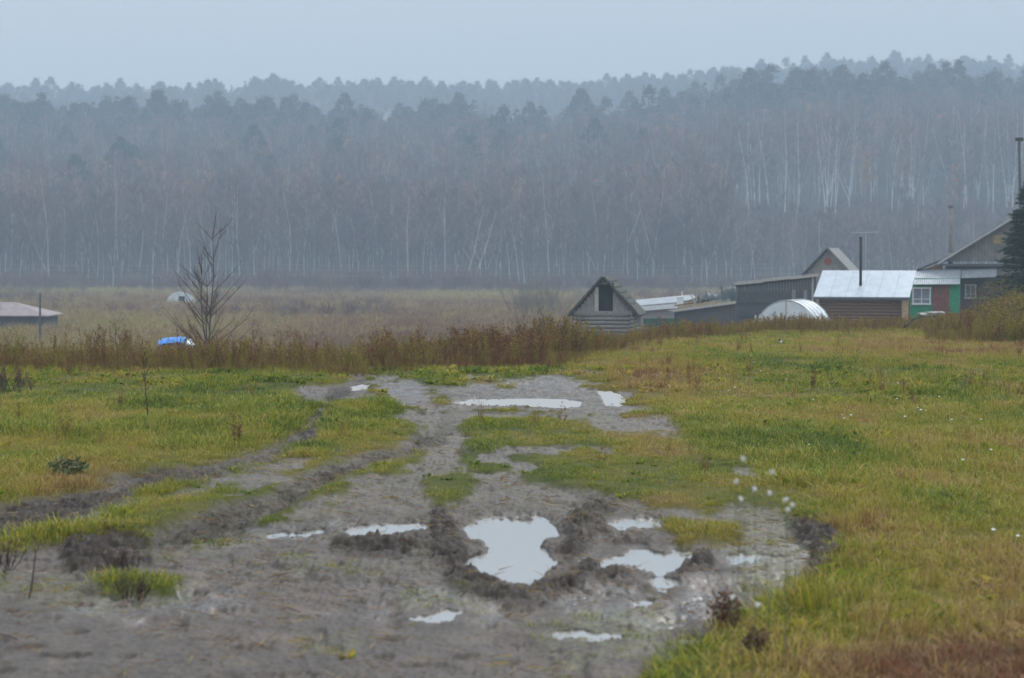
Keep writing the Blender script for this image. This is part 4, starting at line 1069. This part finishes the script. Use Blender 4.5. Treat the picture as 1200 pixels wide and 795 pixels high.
# TV aerial
Y = 121; s = Y / F; a = at(1014, 385, Y); zb = gz(a.x, Y); r = thing('tv_aerial', (a.x, Y, zb), 'thin tv aerial mast with a level cross boom, behind the black stove pipe', 'aerial')
zt = CAM_H + 28 * s - zb
b = MB(); b.tube([(0, 0, 0), (0, 0, zt)], [.03, .022], 8); b.build('mast', M['metal'], r)
b = MB(); b.tube([(-.75, 0, zt - .06), (.68, 0, zt)], [.022, .022], 6)
b.build('boom', M['metal'], r)
for i in range(9):
    e = MB(); x_ = -.7 + i * .17; e.tube([(x_, -.28, zt - .05 + .005 * i), (x_, .28, zt - .05 + .005 * i)], [.01, .01], 5); e.build('rod', M['metal'], r)

def window(parent, x, y, z, w_, h, cols=2, rows=2):
    f = MB(); t = .07
    for sx in (-1, 1): f.box((x + sx * (w_ / 2 - t / 2), y, z), (t, .06, h))
    for sz in (-1, 1): f.box((x, y - .005, z + sz * (h / 2 - t / 2)), (w_ + .06, .07, t + .02))
    for i in range(1, cols): f.box((x - w_ / 2 + w_ * i / cols, y + .008, z), (.045, .04, h - t))
    f.box((x, y + .012, z - h * .18), (w_ - t, .035, .04))
    fr = f.build('window', M['white'], parent)
    g = MB(); g.box((x, y + .035, z), (w_ - t, .01, h - t)); g.build('pane', M['curtain'], fr)
    g = MB(); g.box((x, y + .02, z), (w_ - t, .004, h - t))
def green_house():
    Y = 124; s = Y / F; c = at(1187, 385, Y); zb = gz(c.x, Y)
    r = thing('village_house', (c.x, Y, zb), 'green village house with wide grey gable roof, white window and tall thin chimney pipe', 'house', rz=math.radians(-12.7))
    Z = lambda py: CAM_H - (py - 300) * s - zb; Xl = lambda px: (px - 1187) * s
    hw = 84 * s; A = Z(255); E = Z(307)
    b = MB(); b.box((0, 5, (E - .25) / 2), (hw * 1.86, 10, E - .25)); b.build('wall', M['wood_dark'], r)
    g = MB(); nrow = 26
    for k in range(2):   # two courses of corrugated sheet fill the gable
        z0, z1 = (E + .02, Z(287)) if k == 0 else (Z(289), A)
        n = 90; vs = []; fs = []
        for i in range(n + 1):
            x = -hw + 2 * hw * i / n; tz = E + (A - E) * (1 - abs(x) / hw) - .03; za = min(max(tz, z0), z1); yy = -.12 + (.022 if i % 2 else -.022) - .02 * k
            vs += [(x, yy, z0 - .02 * (k == 0)), (x, yy, za), ]
        for i in range(n): fs.append((2 * i, 2 * i + 2, 2 * i + 3, 2 * i + 1))
        g.add(vs, fs)
    g.add([(-hw + .05, 0, E), (hw - .05, 0, E), (0, 0, A - .06)], [(0, 1, 2)]); g.build('gable_wall', M['slate'], r)
    p = MB(); p.box((Xl(1170), -.185, Z(281)), (.62, .03, .48)); p.build('yellow_panel', M['slate_yellow'], r)
    for sx in (-1, 1):
        m = MB(); e = Vector((sx * (hw + .12), -.42, E - .07)); t = Vector((0, -.42, A + .02)); dd = Vector((0, 10.7, 0))
        m.slab([e, t, t + dd, e + dd] if sx < 0 else [t, e, e + dd, t + dd], -.07); m.build('roof', M['slate'], r)
        v = MB(); t2 = Vector((0, -.45, A + .07)); e2 = Vector((sx * (hw + .12), -.45, E - .02)); u = Vector((0, 0, -.15)); q = [e2 + u, t2 + u, t2, e2]
        v.slab(q if sx > 0 else q[::-1], .035 if sx > 0 else .035); v.build('verge_board', M['metal'], r)
    e = MB(); e.box((0, -.3, E - .17), (hw * 2 + .1, .34, .13)); e.build('eave_board', M['wood_dark'], r)
    e = MB(); e.box((Xl(1175), -.06, Z(320)), (4.9, .05, .5)); e.build('upper_wall_board', M['wood_grey'], r)
    w1 = (Xl(1138), -.06, Z(342)); window(r, w1[0], -.04, w1[2], .62, .8)
    # porch
    x0, x1 = Xl(1069), Xl(1127); pf = -2.6
    pw = MB(); planks(pw, x0, Xl(1095.5), 0, Z(332), pf, wd=.13, seed=41); planks(pw, Xl(1115), x1, 0, Z(332), pf, wd=.13, seed=42)
    pw.box(((x0 + x1) / 2, pf + .7, Z(332) / 2), (x1 - x0 - .02, 1.3, Z(332))); pw.box(((x0 + x1) / 2, -1.0, Z(326) / 2), (x1 - x0 - .02, 1.9, Z(326))); pw.build('porch_wall', M['green'], r)
    dr = MB(); planks(dr, Xl(1096), Xl(1115), .1, Z(333), pf - .03, wd=.2, seed=43); dob = dr.build('door', M['rust_door'], r)
    h = MB(); h.box((Xl(1105.5), pf - .07, Z(352)), (.05, .03, Z(332) - Z(372))); h.build('door_jamb', M['wood_brown'], dob)
    window(r, Xl(1083.5), pf - .06, Z(346.5), 1.0, .95)
    pr = MB(); corr(pr, (Xl(1074), pf - .3, Z(333)), (Xl(1127), pf - .3, Z(332.5)), (Xl(1074), -.2, Z(316)), (Xl(1127), -.2, Z(315)), n=22, amp=.014)
    corr(pr, (Xl(1127.5), -1.5, Z(326)), (Xl(1168), -1.5, Z(324.5)), (Xl(1127.5), -.2, Z(315.5)), (Xl(1168), -.2, Z(314)), n=16, amp=.014); pr.build('porch_roof', M['tin_old'], r)
    s2 = MB(); s2.slab([(Xl(1072), -.5, Z(319)), (Xl(1103), -.5, Z(306)), (Xl(1103), 3, Z(306)), (Xl(1072), 3, Z(319))], -.06); s2.build('side_roof', M['moss_roof'], r)
    sw = MB(); sw.add([(Xl(1074), -.3, 0), (Xl(1106), -.3, 0), (Xl(1106), -.3, Z(308)), (Xl(1074), -.3, Z(320))], [(0, 1, 2, 3)]); sw.box((Xl(1090), 1.2, Z(330) / 2), (32 * s, 2.8, Z(330))); sw.build('side_wall', M['wood_brown'], r)
    ch = MB(); xx = Xl(1114.5); ch.tube([(xx, .6, Z(330)), (xx - .02, .6, Z(241))], [.13, .115], 12); ch.tube([(xx - .02, .6, Z(243)), (xx - .02, .6, Z(239.5))], [.15, .15], 12); c_ = ch.build('chimney', M['pipe'], r, True)
    cb = MB(); cb.box((xx, .6, Z(300)), (.42, .42, .35)); cb.build('chimney_base', M['stone'], c_)
green_house()

# utility pole at the right edge
Y = 150; s = Y / F; a = at(1199, 330, Y); r = thing('utility_pole', (a.x, Y, gz(a.x, Y)), 'tall dark utility pole with a box on top at the right edge, behind the house', 'utility pole')
ht = CAM_H + 137 * s - gz(a.x, Y)
b = MB(); b.tube([(0, 0, 0), (-.36, 0, ht)], [.13, .085], 10); b.build('pole', M['wood_dark'], r)
b = MB(); b.box((-.34, 0, ht - .06), (.5, .25, .24)); b.build('lamp_box', M['black'], r)
b = MB(); b.tube([(-.36, -.3, ht - .3), (-.3, .3, ht - .3)], [.03, .03], 6); b.build('bracket', M['black'], r)
# faint pole on the left and wires along the valley
Y = 125; s = Y / F; a = at(47, 425, Y); zb = gz(a.x, Y); r = thing('utility_pole', (a.x, Y, zb), 'thin wooden pole standing in the meadow near the pink roofed house', 'pole')
b = MB(); b.tube([(0, 0, 0), (.03, 0, CAM_H - 44 * s - zb)], [.07, .05], 8); b.build('pole', M['wood_dark'], r)
for k, py in enumerate((309, 314, 321)):
    b = MB(); P = []
    for i in range(41):
        px = -40 + 1280 * i / 40; sag = 3.0 * math.sin(math.pi * ((i % 10) / 10)); P.append(at(px, py + sag, 340 + k * 2))
    b.tube(P, [.014] * len(P), 4); o = b.build('power_line', M['tin_old']); tag(o, ['topmost', 'middle', 'lowest'][k] + ' of the three faint wires strung along the foot of the forest', 'power line', 'wires along the foot of the forest')

# pink-roofed house far left
Y = 150; s = Y / F; a = at(-10, 372, Y); zb = gz(a.x, Y)
r = thing('village_house', (a.x, Y, zb), 'house with low pale pinkish hipped roof at the left edge in the meadow', 'house')
e = CAM_H - 69.5 * s - zb; t = CAM_H - 55 * s - zb; xr = 68 * s
b = MB(); b.box((0, 2, e / 2 - .05), (xr * 1.84, 4.6, e)); b.build('wall', M['wood_dark'], r)
b = MB(); zt2 = t
b.add([(-xr, -.6, e), (xr, -.6, e - .02), (xr, 4.8, e), (-xr, 4.8, e), (-xr * .55, 2.1, zt2), (xr * .28, 2.1, zt2), (-xr, -.6, e - .08), (xr, -.6, e - .1), (xr, 4.8, e - .08), (-xr, 4.8, e - .08)],
      [(0, 1, 5, 4), (1, 2, 5), (2, 3, 4, 5), (3, 0, 4), (0, 6, 7, 1), (1, 7, 8, 2), (2, 8, 9, 3), (3, 9, 6, 0), (6, 9, 8, 7)]); ro = b.build('roof', M['pink_roof'], r)
b = MB(); b.box((xr * .02, .9, (e + t) / 2 + .1), (.5, .5, .4)); b.build('hatch', M['wood_dark'], ro)

# pile under blue tarp
Y = 98; s = Y / F; a = at(208, 410, Y); zb = gz(a.x, Y)
r = thing('covered_pile', (a.x, Y, zb), 'heap under a bright blue tarpaulin seen over the dead weeds on the left', 'covered heap')
H = CAM_H - 94.5 * s - zb
b = MB(); rr = random.Random(2); vs = []; fs = []; nx, ny = 22, 9
for j in range(ny):
    for i in range(nx):
        u, v = i / (nx - 1), j / (ny - 1); vs.append((-.78 + 1.15 * u, -.5 + v, H - .22 * abs(v * 2 - 1) ** 2 - .03 - .12 * (1 - u) ** 3 + rr.uniform(-.04, .04)))
for j in range(ny - 1):
    for i in range(nx - 1): q = j * nx + i; fs.append((q, q + 1, q + nx + 1, q + nx))
b.add(vs, fs); b.build('tarpaulin', M['blue'], r, True)
b = MB(); b.lump((-.2, 0, H * .42), (.75, .55, H * .5), 3, k=12, rings=8); b.build('heap', M['wood_brown'], r)
b = MB(); b.lump((.55, -.05, H * .62), (.26, .4, .32), 5, k=10, rings=7, rough=.2); b.build('white_sheet', M['film'], r)

# stump heap near the house with a bent dark branch
Y = 92; a = at(1091, 386, Y); zb = gz(a.x, Y); s = Y / F
r = thing('woodpile', (a.x, Y, zb), 'dark woodpile capped with pale sheets in the weeds before the green house', 'woodpile')
rr = random.Random(8); H = CAM_H - 67 * s - zb
b = MB()
for i in range(60):
    b.tube([(rr.uniform(-.45, .45), -.5, .1 + (i % 10) * (H - .15) / 10), (rr.uniform(-.45, .45), .5, .12 + (i % 10) * (H - .15) / 10)], [.07, .06], 7)
b.build('logs', M['wood_dark'], r)
b = MB(); b.slab([(-.5, -.5, H - .05), (.5, -.5, H - .01), (.5, .4, H + .03), (-.5, .4, H)], .05); b.slab([(-.2, -.52, H + .02), (.52, -.5, H + .03), (.5, .2, H + .07), (-.2, .2, H + .05)], .03); b.build('cover_sheet', M['stone'], r)
a = at(1058, 392, 60); 
b = MB(); b.tube([(0, 0, -.05), (.10, 0, .16), (.28, 0, .30), (.55, .1, .42)], [.035, .03, .022, .012], 7); b.tube([(.04, 0, .05), (.06, -.02, .18)], [.045, .03], 7)
o = b.build('fallen_branch', M['dead_plant'], None, True); o.location = (a.x, 60, gz(a.x, 60)); tag(o, 'bent dark branch sticking out of the grass left of the woodpile', 'branch')

# ------------------------------------------------------------------ single trees and bushes
def near_tree(name, px, Y, H, seed, stems, label, cat, m='grey_bark', tw=.008, spread=.3, zoff=0):
    random.seed(seed); R = random.uniform; x_ = X(px, Y); z0 = float(ground_z(np.array([x_]), np.array([float(Y)]))[0][0])
    r = thing(name, (x_, Y, z0 - .03), label, cat); tr = MB(); cr = MB()
    for k in range(stems):
        a = 6.28 * k / stems + R(-.5, .5); ln = spread * R(.2, 1.0) * (stems > 1); d = Vector((math.cos(a) * ln, math.sin(a) * ln * .6, 1)).normalized(); L = H * R(.72, 1) if k else H
        P = [Vector((math.cos(a) * .04 * H * .3, math.sin(a) * .03, 0))]
        for i in range(7): d = (d + Vector((R(-.1, .1), R(-.08, .08), .06))).normalized(); P.append(P[-1] + d * L / 7)
        r0 = H * .0065 + tw; tr.tube(P, [r0 * (1 - .85 * i / 7) for i in range(8)], 6, cap=False)
        for i in range(20):
            t = R(.15, .97); f = t * 7; j = int(f); p = P[j].lerp(P[min(7, j + 1)], f - j); a2 = R(0, 6.28); l = H * R(.14, .34) * (1.15 - t * .6)
            dd = Vector((math.cos(a2) * .8, math.sin(a2) * .6, R(.55, 1.2))).normalized(); e = p + dd * l; tip = e + (dd + Vector((R(-.3, .3), R(-.3, .3), .2))) * l * .4
            cr.tube([p, e, tip], [r0 * .28, r0 * .16, tw * .25], 4, cap=False)
            for q in range(9):
                g = p.lerp(e, R(.2, 1)); d3 = (dd + Vector((R(-.7, .7), R(-.7, .7), R(-.1, .6)))).normalized(); h = g + d3 * l * R(.2, .5); cr.sliver(g, h, tw * .9)
                for v in range(2): cr.sliver(g.lerp(h, .5), g.lerp(h, .6) + Vector((R(-1, 1), R(-1, 1), R(0, 1))) * l * .14, tw * .8)
    tr.build('trunk', M[m], r, True); cr.build('crown', M['dead_plant'], r); return r
near_tree('bare_tree', 243, 52, 3.75, 4, 3, 'slender leafless many stemmed tree rising from the dead weeds on the left', 'bare tree', spread=.26, tw=.007)
near_tree('sapling', 171, 22.9, .7, 12, 1, 'thin leafless sapling standing in the grass of the left pasture', 'sapling', m='dead_plant', tw=.003)
for px, Y, H, sd_ in ((137, 36, .85, 3), (106, 35.5, .65, 5), (300, 37, .8, 9)):
    near_tree('weed_stalk', px, Y, H, sd_, 1, {137: 'tallest dead weed stalk poking above the brown weeds far left', 106: 'forked dead weed stalk at the left end of the weed belt', 300: 'dark dead stalk right of the slender bare tree'}[px], 'dead stalk', m='dead_plant', tw=.004)
def bush(name, px, Y, H, Wd, label, cat, mt, seed, leaf=None, n=40, tw=.014, group=None):
    """a rounded bush: many small clumps of shoots set out under a dome"""
    x_ = X(px, Y); r = thing(name, (x_, Y, gz(x_, Y) if Y > 40 else float(ground_z(np.array([x_]), np.array([float(Y)]))[0][0])), label, cat, group)
    rr = random.Random(seed); tot = MB(); k = 9 if Wd > .5 else 4
    for i in range(k):
        q = (i + .5) / k; a = i * 2.4; rad = math.sqrt(q) * Wd * .42; hh = H * math.sqrt(max(.15, 1 - (q * .8) ** 1.5)) * rr.uniform(.75, 1.05)
        b = brush(seed * 31 + i, hh, max(4, n // k), tw); sq = min(1, Wd / hh * .55)
        o_ = Vector((math.cos(a) * rad, math.sin(a) * rad, 0)); tot.add([(v[0] * sq + o_.x, v[1] * sq + o_.y, v[2]) for v in b.v], b.f)
    tot.build('branches', M[mt], r)
    if leaf:
        random.seed(seed); l = MB()
        for i in range(leaf[1]):
            a = random.uniform(0, 6.28); q = math.sqrt(random.random()) * Wd * .5; z = H * random.uniform(.1, .95) * (1 - .3 * (q / Wd * 2) ** 2); l.leaf((math.cos(a) * q, math.sin(a) * q * .8, z), leaf[2], leaf[2] * .4)
        l.build('leaves', M[leaf[0]], r)
    return r
bush('willow_bush', 628, 190, 3.4, 5.8, 'broad hazy grey willow bush in the meadow left of the log shed', 'bush', 'pale_twig', 21, n=110, tw=.014)
bush('willow_bush', 345, 190, 1.7, 4.2, 'low grey bush in the meadow right of the slender bare tree', 'bush', 'pale_twig', 22, n=50, tw=.012)
bush('willow_bush', 315, 330, 6, 5, 'dark red brown bush at the forest edge, right of the slender bare tree', 'bush', 'red_twig', 23, n=60, tw=.02)
bush('willow_bush', 385, 330, 3.4, 6, 'round grey brown bush before the forest, midway between bare tree and willow', 'bush', 'pale_twig', 24, n=60, tw=.02)
bush('willow_bush', 1098, 160, 2.6, 2.4, 'dark twiggy bush behind the house beside the chimney pipe', 'bush', 'twig', 25, n=60, tw=.018)
bush('garden_bush', 940, 96, 1.25, 2.6, 'bare brown bush overhanging the white picket fence', 'bush', 'twig', 26, ('orange_leaf', 120, .05), n=50, tw=.009)
bush('garden_bush', 1020, 93, 1.0, 2.8, 'bare brown bush in front of the shiny roofed outbuilding', 'bush', 'twig', 27, n=60, tw=.009)
bush('garden_bush', 1135, 78, 1.75, 1.5, 'leafless twiggy bush in front of the porch of the green house', 'bush', 'twig', 28, ('autumn_leaf', 160, .05), n=60, tw=.008)
bush('garden_bush', 1172, 58, 1.55, 1.7, 'tall yellow and russet bush before the spruce at the right edge', 'bush', 'birch_twig', 29, ('autumn_leaf', 1500, .06), n=60, tw=.006)
bush('garden_bush', 1206, 52, 1.2, 1.4, 'yellow green bush cut off by the right edge of the picture', 'bush', 'birch_twig', 30, ('autumn_leaf', 1500, .06), n=60, tw=.006)
bush('weed_clump', 6, 28, .34, .8, 'dark dead weed clump at the left edge of the far pasture', 'weed clump', 'twig', 33, n=50, tw=.004)
bush('weed_clump', 640, 38, .95, 1.3, 'dense olive brown clump ending the weed belt beside the log shed', 'weed clump', 'dead_plant', 34, ('autumn_leaf', 500, .04), n=60, tw=.005)
bush('weed_clump', 140, 11.9, .20, .22, 'dark dead weed clump standing in the near mud on the left', 'weed clump', 'dead_plant', 35, n=26, tw=.0022)
bush('weed_clump', 152, 11.1, .14, .2, 'low dark weeds just before the clump in the near mud', 'weed clump', 'dead_plant', 36, n=24, tw=.003)
bush('weed_clump', -4, 12.0, .18, .2, 'dark weed clump cut by the left edge in the near mud', 'weed clump', 'dead_plant', 37, n=30, tw=.003)
bush('weed_clump', 78, 17.2, .16, .3, 'dark green herb clump in the left pasture near the rut', 'herb clump', 'dead_plant', 38, ('stem', 200, .05), n=20, tw=.003)
for px, Y, H, sd_ in ((850, 10.1, .2, 39), (888, 9.4, .14, 40)):
    bush('dock_plant', px, Y, H, H * .75, 'reddish brown dead dock plant at the near edge of the mud' if H > .17 else 'smaller reddish dock plant in the grass nearest the camera', 'dock plant', 'red_plant', sd_, ('red_plant', 260, .03), n=26, tw=.003)
# leaning stake
x_, y_ = gp(38, 706); b = MB(); b.tube([(0, 0, -.05), (.03, 0, .1), (.05, 0, .27)], [.006, .005, .003], 6); o = b.build('twig', M['dead_plant']); o.location = (x_ - .03, y_, 0.0); tag(o, 'thin dark stick stuck upright in the near mud at left', 'stick')

def spruce():
    Y = 96; c = at(1210, 350, Y); z0 = gz(c.x, Y); r = thing('spruce_tree', (c.x, Y, z0), 'dark green spruce at the right edge in front of the house', 'spruce'); H = 7.2
    random.seed(50); R = random.uniform; tr = MB(); tr.tube([(0, 0, -.1), (0, 0, H)], [.12, .015], 8); tr.build('trunk', M['pine_bark'], r)
    cr = MB()
    for i in range(46):
        t = .06 + .93 * i / 46; w_ = (1 - t) ** .75 * 2.3 + .08
        for j in range(13):
            a = R(0, 6.28); L = w_ * R(.7, 1.12); d = Vector((math.cos(a), math.sin(a), -.12 + .25 * t)); p = Vector((0, 0, H * t + R(-.08, .08)))
            cr.tube([p, p + d * L], [.014, .004], 3, cap=False)
            for k in range(int(12 + 40 * L)):
                s_ = R(.12, 1); q = p + d * L * s_; sd2 = Vector((-d.y, d.x, 0)) * R(-1, 1) * .9 + d * .7 + Vector((0, 0, R(-.5, .25)))
                cr.leaf(q, R(.14, .3), R(.03, .06), sd2)
    cr.build('crown', M['spruce'], r)
spruce()

# ------------------------------------------------------------------ little things
random.seed(91)
def seed_plant(i, px, py, Y, h0):
    p = at(px, py, Y); z0 = float(ground_z(np.array([p.x]), np.array([Y]))[0][0])
    r = thing('seedhead_plant', (p.x, Y, z0), ['', ''][0] or LBL[i], 'seedhead', 'fluffy seedheads near the camera'); H = p.z - z0; R = random.uniform
    b = MB(); b.tube([(R(-.05, .05), R(-.05, .05), 0), (R(-.02, .02), 0, H * .5), (0, 0, H)], [.0013, .0012, .001], 5); b.build('stem', M['stem'], r)
    f = MB()
    for k in range(70):
        d = Vector((random.gauss(0, 1), random.gauss(0, 1), random.gauss(0, 1))).normalized(); f.leaf((0, 0, H), .0115 * R(.6, 1.2), .006, d)
    f.lump((0, 0, H), (.0055, .0055, .006), k=6, rings=4); f.build('seedhead', M['fluff'], r)
HD = [(871, 538), (905, 553), (863, 565), (869, 585), (884, 573), (902, 578), (921, 586), (923, 597), (929, 592), (888, 709), (858, 700)]
LBL = ['topmost white seedhead of the blurred stalks over the mud', 'second highest white seedhead, right of the topmost one', 'faint seedhead just below and left of the topmost one', 'white seedhead low on the left of the group over the mud',
       'faintest seedhead in the middle of the group over the mud', 'bright seedhead between the middle and the right trio', 'upper left seedhead of the tight trio at the right', 'lowest seedhead of the tight trio at the right', 'right hand seedhead of the tight trio at the right',
       'single low seedhead above the reddish dock plant', 'lowest faint seedhead beside the dock plant']
for i, (px, py) in enumerate(HD): seed_plant(i, px, py, 8.0 + .25 * (i % 3), 0)
WF = [(953, 483), (985, 500), (990, 505), (996, 503), (949, 535), (1158, 547), (1130, 559), (1073, 491), (1079, 497), (1085, 494), (1150, 505), (1160, 650), (855, 471), (860, 468), (1050, 462), (1052, 480), (1100, 478), (1115, 507), (883, 434), (893, 447), (1190, 655), (920, 455), (1062, 505), (1033, 462)]
me = None
b = MB(); b.tube([(0, 0, 0), (.004, 0, .075), (0, 0, .12)], [.0015, .0015, .001], 4)
stem_me = b.mesh('stem', M['stem']); b = MB()
for k in range(9):
    a = k * .698; b.leaf((0, 0, .12), .017, .010, (math.cos(a), math.sin(a), .35))
b.lump((0, 0, .122), (.007, .007, .006), k=7, rings=4); head_me = b.mesh('flower_head', M['petal'])
for i, (px, py) in enumerate(WF):
    x_, y_ = gp(px, py); r = thing('white_flower', (x_, y_, float(ground_z(np.array([x_]), np.array([y_]))[0][0])), 'small white flower dotted in the grass right of the track', 'flower', 'white flowers in the right pasture', random.uniform(0, 6))
    link('stem', stem_me, r); link('flower_head', head_me, r); r.rotation_euler = (.35, 0, random.uniform(-.6, .6))
    r.scale = (random.uniform(.65, 1.0),) * 3
# bird in the grass by the crest
x_, y_ = gp(914, 408); y_ = 44; x_ = X(915, y_); z0 = gz(x_, y_)
b = MB(); b.lump((0, 0, .15), (.045, .06, .05), k=10, rings=8, rough=0); b.lump((-.03, 0, .205), (.026, .026, .026), k=8, rings=6, rough=0); b.tube([(-.05, 0, .205), (-.08, 0, .2)], [.008, .001], 5); b.tube([(.03, 0, .14), (.14, .02, .07)], [.018, .008], 6); b.tube([(-.01, .015, .11), (-.01, .015, 0)], [.004, .004], 4); b.tube([(-.01, -.015, .11), (-.01, -.015, 0)], [.004, .004], 4)
o = b.build('bird', M['feather_b'], None, True); o.location = (x_, y_, z0 + .03); o.scale = (.65,) * 3; o.rotation_euler = (0, 0, -.5); tag(o, 'small black and white bird standing in the grass near the crest', 'bird')
b = MB(); b.lump((.012, -.012, .138), (.044, .056, .04), k=10, rings=8, rough=0); b.build('white_belly', M['feather_w'], o, True)

# ------------------------------------------------------------------ the damp air
b = MB(); b.box((0, 740, 58), (1320, 1600, 134))
hz = b.mesh('haze', []) if False else None
me = bpy.data.meshes.new('haze'); me.from_pydata(b.v, [], b.f); me.update()
hm = bpy.data.materials.new('haze'); hm.use_nodes = True; N = hm.node_tree.nodes; N.clear(); oo = N.new('ShaderNodeOutputMaterial'); pv = N.new('ShaderNodeVolumePrincipled')
pv.inputs['Color'].default_value = (.60, .755, .915, 1); pv.inputs['Density'].default_value = .00092; pv.inputs['Anisotropy'].default_value = .0
hm.node_tree.links.new(pv.outputs[0], oo.inputs['Volume']); me.materials.append(hm)
o = link('haze', me); tag(o, kind='stuff')
